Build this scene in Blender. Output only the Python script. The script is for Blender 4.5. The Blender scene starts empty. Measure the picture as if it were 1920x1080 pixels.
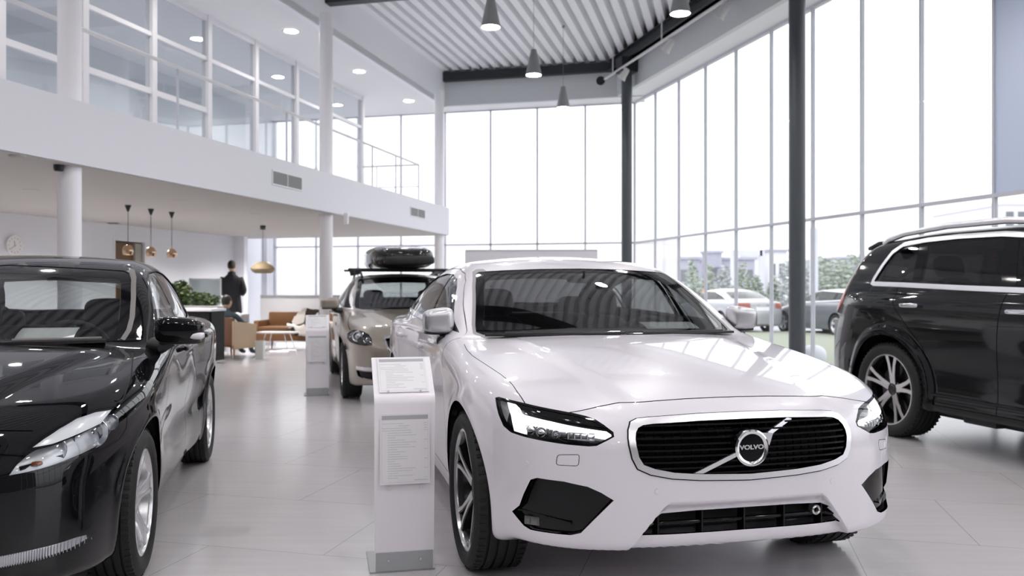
import bpy, bmesh, math, random
from mathutils import Vector, Matrix
random.seed(7)
SC = bpy.context.scene
COL = SC.collection
PI = math.pi
def R(a): return math.radians(a)

# ------------------------------------------------------------------ materials
MATS = {}
def mat(name, color=(.8, .8, .8), rough=.5, metal=0., coat=0., spec=.5, emit=None, estr=0., bump=None, trans=0., ior=1.45):
    m = bpy.data.materials.new(name); m.use_nodes = True
    b = m.node_tree.nodes['Principled BSDF']
    b.inputs['Base Color'].default_value = (*color, 1); b.inputs['Roughness'].default_value = rough
    b.inputs['Metallic'].default_value = metal; b.inputs['Coat Weight'].default_value = coat
    b.inputs['Coat Roughness'].default_value = .02; b.inputs['Specular IOR Level'].default_value = spec
    b.inputs['IOR'].default_value = ior
    if trans: b.inputs['Transmission Weight'].default_value = trans
    if emit: b.inputs['Emission Color'].default_value = (*emit, 1); b.inputs['Emission Strength'].default_value = estr
    if bump:
        nt = m.node_tree; n = nt.nodes.new('ShaderNodeTexNoise'); n.inputs['Scale'].default_value = bump[0]; n.inputs['Detail'].default_value = 4
        tc = nt.nodes.new('ShaderNodeTexCoord'); nt.links.new(tc.outputs['Object'], n.inputs['Vector'])
        bp = nt.nodes.new('ShaderNodeBump'); bp.inputs['Strength'].default_value = bump[1]; bp.inputs['Distance'].default_value = .01
        nt.links.new(n.outputs['Fac'], bp.inputs['Height']); nt.links.new(bp.outputs['Normal'], b.inputs['Normal'])
    MATS[name] = m
    return m
def glassmat(name, tint=(.9, .9, .9), refl=(1, 1, 1), rough=0., ior=1.5, film=None, filmw=0.):
    """a thin sheet of glass: clear transmission with a tint, mirror reflection by Fresnel, and an optional milky film"""
    m = bpy.data.materials.new(name); m.use_nodes = True; nt = m.node_tree; nt.nodes.clear()
    o = nt.nodes.new('ShaderNodeOutputMaterial'); mx = nt.nodes.new('ShaderNodeMixShader')
    t = nt.nodes.new('ShaderNodeBsdfTransparent'); t.inputs['Color'].default_value = (*tint, 1)
    g = nt.nodes.new('ShaderNodeBsdfGlossy'); g.inputs['Color'].default_value = (*refl, 1); g.inputs['Roughness'].default_value = rough
    f = nt.nodes.new('ShaderNodeFresnel')
    ge = nt.nodes.new('ShaderNodeNewGeometry'); mr = nt.nodes.new('ShaderNodeMapRange'); mr.inputs['To Min'].default_value = ior; mr.inputs['To Max'].default_value = 1/ior
    nt.links.new(ge.outputs['Backfacing'], mr.inputs['Value']); nt.links.new(mr.outputs[0], f.inputs['IOR'])   # same reflection from both sides of the sheet
    src = t
    if film:
        d = nt.nodes.new('ShaderNodeBsdfTranslucent'); d.inputs['Color'].default_value = (*film, 1)
        m2 = nt.nodes.new('ShaderNodeMixShader'); m2.inputs['Fac'].default_value = filmw
        nt.links.new(t.outputs[0], m2.inputs[1]); nt.links.new(d.outputs[0], m2.inputs[2]); src = m2
    nt.links.new(f.outputs[0], mx.inputs['Fac']); nt.links.new(src.outputs[0], mx.inputs[1]); nt.links.new(g.outputs[0], mx.inputs[2])
    nt.links.new(mx.outputs[0], o.inputs['Surface'])
    MATS[name] = m
    return m
M = MATS

# ------------------------------------------------------------------ objects
def tag(o, label=None, cat=None, group=None, kind=None):
    if label: o['label'] = label
    if cat: o['category'] = cat
    if group: o['group'] = group
    if kind: o['kind'] = kind
    return o
def empty(name, loc=(0, 0, 0), rz=0., label=None, cat=None, group=None, parent=None):
    o = bpy.data.objects.new(name, None); COL.objects.link(o); o.location = loc; o.rotation_euler = (0, 0, rz)
    o.empty_display_size = .1
    if parent: o.parent = parent
    return tag(o, label, cat, group)
def copy_tree(o, parent=None):
    c = o.copy(); COL.objects.link(c)
    if parent: c.parent = parent
    for ch in list(o.children): copy_tree(ch, c)
    return c
def obj_np(name, data, material, parent=None, slots=None, fmat=None):
    """mesh from vertices, faces and vertex normals"""
    V, F, N = data
    me = bpy.data.meshes.new(name); me.from_pydata([tuple(map(float, v)) for v in V], [], F)
    me.polygons.foreach_set('use_smooth', [True]*len(F))
    me.materials.append(material)
    for s in slots or (): me.materials.append(s)
    if fmat is not None: me.polygons.foreach_set('material_index', fmat)
    me.update()
    me.normals_split_custom_set_from_vertices([tuple(map(float, n)) for n in N])
    o = bpy.data.objects.new(name, me); COL.objects.link(o)
    if parent: o.parent = parent
    return o
class MB:
    def __init__(s): s.v = []; s.f = []
    def add(s, V, F):
        n = len(s.v); s.v += [tuple(map(float, p)) for p in V]; s.f += [tuple(n+i for i in q) for q in F]; return s
    def box(s, x0, x1, y0, y1, z0, z1, m=None):
        V = [Vector(p) for p in ((x0, y0, z0), (x1, y0, z0), (x1, y1, z0), (x0, y1, z0), (x0, y0, z1), (x1, y0, z1), (x1, y1, z1), (x0, y1, z1))]
        if m is not None: V = [m @ p for p in V]
        return s.add(V, [(3, 2, 1, 0), (4, 5, 6, 7), (0, 1, 5, 4), (1, 2, 6, 5), (2, 3, 7, 6), (3, 0, 4, 7)])
    def bar(s, a, b, w, h, up=(0, 0, 1)):
        """box of section w x h from a to b"""
        a, b = Vector(a), Vector(b); d = (b-a); L = d.length; d.normalize(); u = Vector(up)
        sd = d.cross(u)
        if sd.length < 1e-4: sd = d.cross(Vector((1, 0, 0)))
        sd.normalize(); u = sd.cross(d)
        V = []
        for q in (a, b):
            for i, j in ((-1, -1), (1, -1), (1, 1), (-1, 1)): V.append(q+sd*(i*w/2)+u*(j*h/2))
        return s.add(V, [(3, 2, 1, 0), (4, 5, 6, 7), (0, 1, 5, 4), (1, 2, 6, 5), (2, 3, 7, 6), (3, 0, 4, 7)])
    def tube(s, path, r, n=10, cap=True):
        P = [Vector(p) for p in path]; rr = r if isinstance(r, (list, tuple)) else [r]*len(P); V, F = [], []
        prev = None
        for i, p in enumerate(P):
            t = (P[min(i+1, len(P)-1)]-P[max(i-1, 0)]).normalized()
            if prev is None:
                u = t.cross(Vector((0, 0, 1)))
                if u.length < 1e-3: u = t.cross(Vector((1, 0, 0)))
            else: u = prev-t*prev.dot(t)
            u.normalize(); w = t.cross(u); prev = u
            for k in range(n):
                a = 2*PI*k/n; V.append(p+(u*math.cos(a)+w*math.sin(a))*rr[i])
        for i in range(len(P)-1):
            for k in range(n):
                a = i*n+k; b = i*n+(k+1) % n; F.append((a, b, b+n, a+n))
        if cap: F.append(tuple(range(n))[::-1]); F.append(tuple((len(P)-1)*n+k for k in range(n)))
        return s.add(V, F)
    def lathe(s, prof, n=32, m=None, ax='z', a0=0., a1=2*PI, closed=False):
        """profile of (radius, height) turned round an axis"""
        full = abs(a1-a0-2*PI) < 1e-6; k = n if full else n+1; V, F = [], []
        for i in range(k):
            a = a0+(a1-a0)*i/n; c, t = math.cos(a), math.sin(a)
            for r, h in prof:
                p = {'z': (r*c, r*t, h), 'y': (r*c, h, r*t), 'x': (h, r*c, r*t)}[ax]
                V.append(m @ Vector(p) if m is not None else p)
        q = len(prof); e = q if closed else q-1
        for i in range(n):
            j = (i+1) % k
            for h in range(e):
                h2 = (h+1) % q
                f = (i*q+h, j*q+h, j*q+h2, i*q+h2)
                F.append(f[::-1] if ax == 'y' else f)
        return s.add(V, F)
    def prism(s, poly, h0, h1, ax='z', m=None):
        n = len(poly)
        def P(u, v, h): 
            p = {'z': (u, v, h), 'y': (u, h, v), 'x': (h, u, v)}[ax]
            return m @ Vector(p) if m is not None else p
        V = [P(u, v, h0) for u, v in poly]+[P(u, v, h1) for u, v in poly]
        F = [tuple(range(n))[::-1], tuple(range(n, 2*n))]+[(i, (i+1) % n, n+(i+1) % n, n+i) for i in range(n)]
        return s.add(V, F)
    def sell(s, c, r, e1=.6, e2=.6, nu=20, nv=28, m=None, f=None):
        """superellipsoid"""
        def sp(w, e): return math.copysign(abs(w)**e, w)
        V, F = [], []
        for i in range(nu+1):
            a = -PI/2+PI*i/nu
            for k in range(nv):
                b = 2*PI*k/nv
                p = Vector((sp(math.cos(a), e1)*sp(math.cos(b), e2)*r[0], sp(math.cos(a), e1)*sp(math.sin(b), e2)*r[1], sp(math.sin(a), e1)*r[2]))
                if f: p = Vector(f(p))
                p = p+Vector(c)
                V.append(m @ p if m is not None else p)
        for i in range(nu):
            for k in range(nv):
                F.append((i*nv+k, i*nv+(k+1) % nv, (i+1)*nv+(k+1) % nv, (i+1)*nv+k))
        return s.add(V, F)
    def build(s, name, material, parent=None, smooth=35, bevel=0., fix=True, slots=None, seg=2):
        me = bpy.data.meshes.new(name)
        bm = bmesh.new(); vs = [bm.verts.new(p) for p in s.v]
        for q in s.f:
            if len(set(q)) >= 3:
                try: bm.faces.new([vs[i] for i in q])
                except ValueError: pass
        bmesh.ops.remove_doubles(bm, verts=bm.verts, dist=1e-5)
        if fix: bmesh.ops.recalc_face_normals(bm, faces=bm.faces)
        if bevel:
            bmesh.ops.bevel(bm, geom=[e for e in bm.edges if len(e.link_faces) == 2 and e.calc_face_angle(0) > .6], offset=bevel, segments=seg, affect='EDGES', profile=.6)
        bm.to_mesh(me); bm.free()
        me.materials.append(material)
        for x in slots or (): me.materials.append(x)
        if smooth:
            me.polygons.foreach_set('use_smooth', [True]*len(me.polygons)); me.set_sharp_from_angle(angle=R(smooth))
        me.update()
        o = bpy.data.objects.new(name, me); COL.objects.link(o)
        if parent: o.parent = parent
        return o
def text_obj(name, txt, size, m4, material, parent=None, ext=.001, off=0., sx=1., align='CENTER'):
    """lettering as a mesh lying in the local xy plane, placed by a matrix"""
    c = bpy.data.curves.new(name, 'FONT'); c.body = txt; c.size = size; c.extrude = ext; c.offset = off; c.align_x = align; c.align_y = 'CENTER'
    t = bpy.data.objects.new(name+'_c', c); COL.objects.link(t)
    dg = bpy.context.evaluated_depsgraph_get(); me = bpy.data.meshes.new_from_object(t.evaluated_get(dg))
    bpy.data.objects.remove(t); bpy.data.curves.remove(c)
    me.transform(Matrix.Diagonal((sx, 1, 1, 1))); me.transform(m4); me.name = name
    me.materials.clear(); me.materials.append(material)
    o = bpy.data.objects.new(name, me); COL.objects.link(o)
    if parent: o.parent = parent
    return o
def skin(name, joints, edges, material, parent=None, sub=2, root=0, smooth=True):
    """one continuous skinned surface grown from a skeleton of joints (position, radius)"""
    me = bpy.data.meshes.new(name); me.from_pydata([j[0] for j in joints], edges, []); me.update()
    o = bpy.data.objects.new(name, me); COL.objects.link(o)
    o.modifiers.new('s', 'SKIN'); sv = me.skin_vertices[0].data
    for i, j in enumerate(joints):
        r = j[1] if isinstance(j[1], tuple) else (j[1], j[1]); sv[i].radius = r; sv[i].use_root = (i == root)
    u = o.modifiers.new('u', 'SUBSURF'); u.levels = u.render_levels = sub
    dg = bpy.context.evaluated_depsgraph_get(); nm = bpy.data.meshes.new_from_object(o.evaluated_get(dg))
    bpy.data.objects.remove(o); bpy.data.meshes.remove(me); nm.name = name
    nm.materials.clear(); nm.materials.append(material)
    nm.polygons.foreach_set('use_smooth', [True]*len(nm.polygons))
    o = bpy.data.objects.new(name, nm); COL.objects.link(o)
    if parent: o.parent = parent
    return o

# ---- palette
mat('white_paint', (.76, .725, .79), .32, coat=1.); mat('black_paint', (.004, .004, .005), .025)
mat('graphite_paint', (.012, .013, .014), .05); mat('champagne_paint', (.33, .29, .245), .30, metal=.55, coat=1.)
mat('silver_paint', (.60, .60, .63), .34, metal=.75, coat=.3); mat('gap_black', (.006, .006, .007), .6)
mat('gloss_black', (.004, .004, .005), .06, spec=.4); mat('grille_black', (.003, .003, .004), .18, spec=.25); mat('trim_black', (.016, .016, .018), .42)
mat('rubber', (.012, .012, .013), .62, bump=(90, .15)); mat('chrome', (.80, .80, .83), .10, metal=1.)
mat('satin_chrome', (.84, .83, .86), .36, metal=1.); mat('alloy', (.72, .72, .74), .25, metal=.9); mat('alloy_cut', (.66, .65, .66), .22, metal=.9)
mat('rim_black', (.008, .008, .009), .25, coat=.4); mat('brake', (.20, .20, .20), .35, metal=1.)
mat('interior', (.012, .012, .014), .6); mat('headliner', (.30, .29, .28), .8); mat('seat_leather', (.016, .016, .018), .45, bump=(300, .1))
mat('lamp_bowl', (.60, .61, .64), .28, metal=.4); mat('lamp_dark', (.012, .012, .014), .12, coat=.5); mat('lamp_silver', (.66, .67, .70), .12, metal=1.)
mat('drl_white', (.9, .9, .92), .25, emit=(1, 1, 1), estr=.75); mat('drl_off', (.75, .75, .78), .2, coat=.6)
mat('lamp_red', (.42, .05, .03), .15, coat=.5); mat('lamp_amber', (.35, .10, .02), .15, coat=1.)
mat('badge_black', (.003, .003, .004), .3, spec=.2); mat('rubber_grey', (.30, .30, .31), .5)
mat('paper', (.78, .77, .80), .7); mat('plate_white', (.85, .85, .86), .5)
glassmat('windscreen', (.48, .51, .50), ior=2.0); glassmat('side_glass', (.42, .43, .43)); glassmat('privacy_glass', (.10, .10, .105)); glassmat('clear_glass', (.72, .75, .75))
glassmat('windscreen_clear', (.62, .65, .64), ior=1.6); mat('seal_grey', (.15, .14, .14), .45); mat('lamp_red_pale', (.42, .13, .10), .3)
glassmat('lens', (.93, .94, .95))
SKY, EXPO, SOF = .78, 1.58, 40
import numpy as np
# ------------------------------------------------------------------ smooth curves and implicit body
def crv(pts, sig=0.03, ext=1.0):
    """smooth curve through (t, value) points: dense samples, gaussian-smoothed, linear look-up"""
    p = np.array(sorted(pts), float); t, v = p[:, 0], p[:, 1]
    dt = .004
    g = np.arange(t[0]-ext, t[-1]+ext, dt)
    h = np.diff(t); d = np.diff(v)/h
    m = np.zeros(len(t)); m[0], m[-1] = d[0], d[-1]
    for i in range(1, len(t)-1):
        if d[i-1]*d[i] > 0:
            w1, w2 = 2*h[i]+h[i-1], h[i]+2*h[i-1]
            m[i] = (w1+w2)/(w1/d[i-1]+w2/d[i])
    i = np.clip(np.searchsorted(t, g)-1, 0, len(h)-1)
    s = (g-t[i])/h[i]
    y = ((2*s**3-3*s**2+1)*v[i]+(s**3-2*s**2+s)*h[i]*m[i]+(-2*s**3+3*s**2)*v[i+1]+(s**3-s**2)*h[i]*m[i+1])
    y = np.where(g < t[0], v[0]+(g-t[0])*m[0], y); y = np.where(g > t[-1], v[-1]+(g-t[-1])*m[-1], y)
    if sig > 0:
        n = int(4*sig/dt)+1; k = np.exp(-.5*(np.arange(-n, n+1)*dt/sig)**2); k /= k.sum()
        yp = np.concatenate([y[0]-(np.arange(n, 0, -1))*(y[1]-y[0]), y, y[-1]+np.arange(1, n+1)*(y[-1]-y[-2])])
        y = np.convolve(yp, k, 'valid')
    def F(x): return np.interp(x, g, y)
    dy = np.gradient(y, dt)
    F.d = lambda x: np.interp(x, g, dy)
    return F
def smax(a, b, r):
    h = np.maximum(r-np.abs(a-b), 0)/r
    return np.maximum(a, b)+h*h*r*.25
def smin(a, b, r): return -smax(-a, -b, r)
def sstep(a, b, x):
    t = np.clip((x-a)/(b-a), 0, 1); return t*t*(3-2*t)
def bump(x, c, w): return np.exp(-((x-c)/w)**2)
def seg_in(px, py, poly):
    """vectorised point in polygon"""
    c = np.zeros(np.shape(px), bool); n = len(poly)
    for i in range(n):
        x1, y1 = poly[i]; x2, y2 = poly[(i+1) % n]
        if y1 == y2: continue
        k = ((y1 > py) != (y2 > py)) & (px < (x2-x1)*(py-y1)/(y2-y1)+x1)
        c ^= k
    return c
def rpoly(pts, r=.02, n=5):
    """round the corners of a polygon (r may be a list)"""
    P = [np.array(p, float) for p in pts]; out = []; m = len(P)
    for i in range(m):
        a, b, c = P[i-1], P[i], P[(i+1) % m]
        rr = r[i] if isinstance(r, (list, tuple)) else r
        if rr <= 0: out.append(tuple(b)); continue
        u, v = a-b, c-b; lu, lv = np.linalg.norm(u), np.linalg.norm(v)
        q = min(rr, .45*lu, .45*lv); s, e = b+u/lu*q, b+v/lv*q
        for k in range(n+1):
            t = k/n; out.append(tuple((1-t)**2*s+2*t*(1-t)*b+t*t*e))
    return out
def spoly(pts, n=6, closed=True):
    """Catmull-Rom outline through the points"""
    P = np.array(pts, float); m = len(P); out = []
    for i in range(m if closed else m-1):
        a, b, c, d = (P[(i-1) % m], P[i], P[(i+1) % m], P[(i+2) % m]) if closed else (P[max(i-1, 0)], P[i], P[i+1], P[min(i+2, m-1)])
        for k in range(n):
            t = k/n
            out.append(tuple(.5*((2*b)+(c-a)*t+(2*a-5*b+4*c-d)*t*t+(3*b-a-3*c+d)*t**3)))
    if not closed: out.append(tuple(P[-1]))
    return out
def strip(line, w):
    """polygon of width w round an open polyline"""
    P = np.array(line, float); T = np.gradient(P, axis=0); T /= np.linalg.norm(T, axis=1)[:, None]
    N = np.stack([-T[:, 1], T[:, 0]], 1)*w*.5
    return [tuple(p) for p in P+N]+[tuple(p) for p in (P-N)[::-1]]
def inset(poly, d):
    """move a closed outline inwards by d (counter-clockwise or clockwise alike)"""
    P = np.array(poly, float); A = .5*np.sum(P[:, 0]*np.roll(P[:, 1], -1)-np.roll(P[:, 0], -1)*P[:, 1])
    E = np.roll(P, -1, 0)-P; L = np.linalg.norm(E, axis=1)+1e-9; N = np.stack([-E[:, 1], E[:, 0]], 1)/L[:, None]*np.sign(A)
    M = N+np.roll(N, 1, 0); M /= (np.sum(M*M, 1)/2+1e-9)[:, None]**.5*2**.5
    c = np.clip(np.sum(M*N, 1), .5, 1)
    return [tuple(p) for p in P+M*(d/c)[:, None]]

class Shell:
    """half a car body (y >= 0) meshed from an implicit function, then cut by outlines"""
    def __init__(s, f, xr, xf, zc, nx, na, ncap, zlo, zhi, wy):
        s.f = f
        # angles spread evenly over a typical section
        sec = [(0, zlo-zc), (wy, zlo-zc), (wy, zhi-zc), (0, zhi-zc)]
        pts = []
        for (a, b), (c, d) in zip(sec[:-1], sec[1:]):
            for k in range(200): pts.append((a+(c-a)*k/200, b+(d-b)*k/200))
        pts.append(sec[-1]); pts = np.array(pts)
        L = np.concatenate([[0], np.cumsum(np.linalg.norm(np.diff(pts, axis=0), axis=1))])
        q = np.interp(np.linspace(0, L[-1], na), L, np.arange(len(pts)))
        py, pz = np.interp(q, np.arange(len(pts)), pts[:, 0]), np.interp(q, np.arange(len(pts)), pts[:, 1])
        phi = np.arctan2(pz, py); phi[0], phi[-1] = -np.pi/2, np.pi/2
        O, D = [], []
        tan = np.linspace(0, 1, ncap+1)
        psi = np.arctan2(1-tan, np.maximum(tan, 1e-9)*2.2)   # pi/2 (nose) .. 0
        psi = np.clip(psi, 0, np.pi/2)
        rows = [('r', p) for p in psi]+[('m', x) for x in np.linspace(xr, xf, nx)[1:-1]]+[('f', p) for p in psi[::-1]]
        for k, v in rows:
            if k == 'm': o = (v, 0, zc); d = np.stack([0*phi, np.cos(phi), np.sin(phi)], 1)
            else:
                sg = 1 if k == 'f' else -1; o = (xf if sg > 0 else xr, 0, zc)
                d = np.stack([0*phi+sg*np.sin(v), np.cos(v)*np.cos(phi), np.cos(v)*np.sin(phi)], 1)
            O.append(np.tile(o, (na, 1))); D.append(d)
        O, D = np.concatenate(O), np.concatenate(D)
        lo = np.zeros(len(O)); hi = np.full(len(O), 2.2)
        for _ in range(7):
            md = .5*(lo+hi); p = O+D*md[:, None]; i = f(p[:, 0], p[:, 1], p[:, 2]) < 0
            lo = np.where(i, md, lo); hi = np.where(i, hi, md)
        pa = O+D*lo[:, None]; pb = O+D*hi[:, None]
        fa = f(pa[:, 0], pa[:, 1], pa[:, 2]); fb = f(pb[:, 0], pb[:, 1], pb[:, 2])
        for _ in range(9):
            md = lo+(hi-lo)*np.clip(-fa/(fb-fa+1e-12), .02, .98); p = O+D*md[:, None]; fm = f(p[:, 0], p[:, 1], p[:, 2])
            i = fm < 0
            fb = np.where(i, fb*.5, fm); fa = np.where(i, fm, fa*.5); lo = np.where(i, md, lo); hi = np.where(i, hi, md)
        V = O+D*md[:, None]
        V[np.abs(V[:, 1]) < 1e-6, 1] = 0
        s.V = V; nr = len(rows)
        i, j = np.meshgrid(np.arange(nr-1), np.arange(na-1), indexing='ij'); i = i.ravel(); j = j.ravel()
        a = i*na+j
        F = np.stack([a, a+na, a+na+1, a+1], 1)
        s.F = [tuple(int(k) for k in q) for q in F]
        s.lab = ['body']*len(s.F)
        s.idx = {}
        s._cen()
    def _cen(s):
        F4 = np.array([q if len(q) == 4 else (q[0], q[1], q[2], q[-1]) for q in s.F])
        s.C = s.V[F4].mean(1)
    def grad(s, P):
        e = .0025; x, y, z = P[:, 0], P[:, 1], P[:, 2]; f = s.f
        g = np.stack([f(x+e, y, z)-f(x-e, y, z), f(x, y+e, z)-f(x, y-e, z), f(x, y, z+e)-f(x, y, z-e)], 1)
        return g/(np.linalg.norm(g, axis=1)[:, None]+1e-12)
    def cut(s, poly, ax, new, old=('body',), pred=None):
        """faces inside the outline (seen along axis ax) get the label new"""
        if isinstance(ax, str): PJ = np.eye(3)[list({'x': (1, 2), 'y': (0, 2), 'z': (0, 1)}[ax])].T
        else: PJ = np.array(ax, float).T
        poly = np.array(poly, float)
        if poly.shape[1] == 3: poly = poly @ PJ
        poly = [tuple(map(float, p)) for p in poly]
        PA = np.array(poly); lo, hi = PA.min(0)-.03, PA.max(0)+.03
        C = s.C; C2 = C @ PJ; u, v = 0, 1
        ok = (C2[:, 0] > lo[0]) & (C2[:, 0] < hi[0]) & (C2[:, 1] > lo[1]) & (C2[:, 1] < hi[1])
        if pred is not None:
            i = np.nonzero(ok)[0]; ok[i] = pred(C[i, 0], C[i, 1], C[i, 2])
        cand = [k for k in np.nonzero(ok)[0] if s.lab[k] in old]
        if not cand: return
        V2 = s.V @ PJ
        segs = [(PA[i], PA[(i+1) % len(PA)]) for i in range(len(PA))]
        bb = np.array([[V2[list(s.F[k])].min(0), V2[list(s.F[k])].max(0)] for k in cand])
        touch = [[] for _ in cand]
        for si, (a, b) in enumerate(segs):
            mn, mx = np.minimum(a, b), np.maximum(a, b)
            h = np.nonzero((bb[:, 0, 0] <= mx[0]) & (bb[:, 1, 0] >= mn[0]) & (bb[:, 0, 1] <= mx[1]) & (bb[:, 1, 1] >= mn[1]))[0]
            for q in h: touch[q].append(si)
        Vn = [tuple(p) for p in s.V]; W2 = [tuple(p) for p in V2]; key = {}
        newF, newL, newC, dead = [], [], [], []
        simple = []
        for q, k in enumerate(cand):
            if not touch[q]: simple.append(k); continue
            pieces = [list(s.F[k])]; split = False
            for si in touch[q]:
                a, b = segs[si]; d = b-a; L = float(np.hypot(*d))
                if L < 1e-9: continue
                nx_, ny_ = -d[1]/L, d[0]/L
                res = []
                for pc in pieces:
                    S = [(W2[w][0]-a[0])*nx_+(W2[w][1]-a[1])*ny_ for w in pc]
                    T = [((W2[w][0]-a[0])*d[0]+(W2[w][1]-a[1])*d[1])/L for w in pc]
                    if min(S) > -1e-6 or max(S) < 1e-6: res.append(pc); continue
                    # where the outline's segment crosses the piece
                    cr = []
                    for w in range(len(pc)):
                        s0, s1 = S[w], S[(w+1) % len(pc)]
                        if (s0 > 0) != (s1 > 0): t = s0/(s0-s1); cr.append(T[w]+(T[(w+1) % len(pc)]-T[w])*t)
                    if len(cr) < 2 or max(cr) < 1e-7 or min(cr) > L-1e-7: res.append(pc); continue
                    A, B = [], []; split = True
                    for w in range(len(pc)):
                        w2 = (w+1) % len(pc); s0, s1 = S[w], S[w2]
                        if abs(s0) < 1e-6: A.append(pc[w]); B.append(pc[w]); continue
                        (A if s0 > 0 else B).append(pc[w])
                        if abs(s1) >= 1e-6 and (s0 > 0) != (s1 > 0):
                            i0, i1 = pc[w], pc[w2]
                            kk = (min(i0, i1), max(i0, i1), si)
                            if kk not in key:
                                t = s0/(s0-s1); p0, p1 = Vn[i0], Vn[i1]
                                key[kk] = len(Vn); Vn.append(tuple(p0[c]+(p1[c]-p0[c])*t for c in range(3)))
                                q0, q1 = W2[i0], W2[i1]; W2.append((q0[0]+(q1[0]-q0[0])*t, q0[1]+(q1[1]-q0[1])*t))
                            A.append(key[kk]); B.append(key[kk])
                    for X in (A, B):
                        if len(X) >= 3: res.append(X)
                pieces = res
            if not split: simple.append(k); continue
            ol = s.lab[k]
            for n_, pc in enumerate(pieces):
                c = np.mean([Vn[w] for w in pc], 0); c2 = np.mean([W2[w] for w in pc], 0)
                ins = bool(seg_in(c2[:1], c2[1:], poly)[0])
                lb = new if ins else ol
                if n_ == 0: s.F[k] = tuple(pc); s.lab[k] = lb; s.C[k] = c
                else: newF.append(tuple(pc)); newL.append(lb); newC.append(c)
        if simple:
            c = s.C[simple] @ PJ; ins = seg_in(c[:, 0], c[:, 1], poly)
            for k, i in zip(simple, ins):
                if i: s.lab[k] = new
        s.V = np.array(Vn)
        if newF:
            s.F += newF; s.lab += newL; s.C = np.concatenate([s.C, np.array(newC)])
    def settle(s, pred, it=4):
        """pull vertices back on to the surface after cutting"""
        i = np.nonzero(pred(s.V[:, 0], s.V[:, 1], s.V[:, 2]))[0]
        for _ in range(it):
            P = s.V[i]; e = .0015; f = s.f; x, y, z = P.T
            g = np.stack([f(x+e, y, z)-f(x-e, y, z), f(x, y+e, z)-f(x, y-e, z), f(x, y, z+e)-f(x, y, z-e)], 1)/(2*e)
            d = g*(f(x, y, z)/((g*g).sum(1)+1e-9))[:, None]; d[np.abs(P[:, 1]) < 1e-6, 1] = 0
            s.V[i] = P-np.clip(d, -.01, .01)
    def drop(s, pred, old=None):
        k = ~pred(s.C[:, 0], s.C[:, 1], s.C[:, 2])
        if old: k |= np.array([l not in old for l in s.lab])
        k = np.nonzero(k)[0]
        s.F = [s.F[i] for i in k]; s.lab = [s.lab[i] for i in k]; s.C = s.C[k]
    def relabel(s, new, old, pred):
        m = pred(s.C[:, 0], s.C[:, 1], s.C[:, 2])
        for i in np.nonzero(m)[0]:
            if s.lab[i] in old: s.lab[i] = new
    def pick(s, labels, sides=(1, -1), off=0., rim=0., pred=None):
        """vertices, faces, normals of the faces with these labels; rim turns the open edges inwards"""
        F = [q for q, l in zip(s.F, s.lab) if l in labels]
        if pred is not None and F:
            C = np.array([s.V[list(q)].mean(0) for q in F]); m = pred(C[:, 0], C[:, 1], C[:, 2]); F = [q for q, k in zip(F, m) if k]
        if not F: return None
        used = sorted({i for q in F for i in q}); mp = {k: i for i, k in enumerate(used)}
        P = s.V[used]; N = s.grad(P); Fm = [tuple(mp[i] for i in q) for q in F]
        Q = P+N*off
        if rim:
            cnt = {}
            for q in Fm:
                for a, b in zip(q, q[1:]+q[:1]): cnt[(a, b)] = 1
            bd = [(a, b) for (a, b) in cnt if (b, a) not in cnt and not (abs(P[a, 1]) < 1e-6 and abs(P[b, 1]) < 1e-6)]
            vs, ns, fs = [], [], []
            n0 = len(Q)
            for a, b in bd:
                pa, pb = Q[a], Q[b]; qa, qb = pa-N[a]*rim, pb-N[b]*rim
                if abs(pa[1]) < 1e-6 and abs(pb[1]) < 1e-6: continue
                nn = np.cross(pb-pa, -N[a]); nn = -nn/(np.linalg.norm(nn)+1e-12)
                vs += [pb, pa, qa, qb]; ns += [nn]*4; fs.append((n0, n0+1, n0+2, n0+3)); n0 += 4
            if vs: Q = np.concatenate([Q, vs]); N = np.concatenate([N, ns]); Fm = Fm+fs
        oV, oF, oN = [], [], []; n = 0
        for sd in sides:
            oV.append(Q*[1, sd, 1]); oN.append(N*[1, sd, 1])
            oF += [tuple(n+i for i in (q if sd < 0 else q[::-1])) for q in Fm]
            n += len(Q)
        return np.concatenate(oV), oF, np.concatenate(oN)

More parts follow.
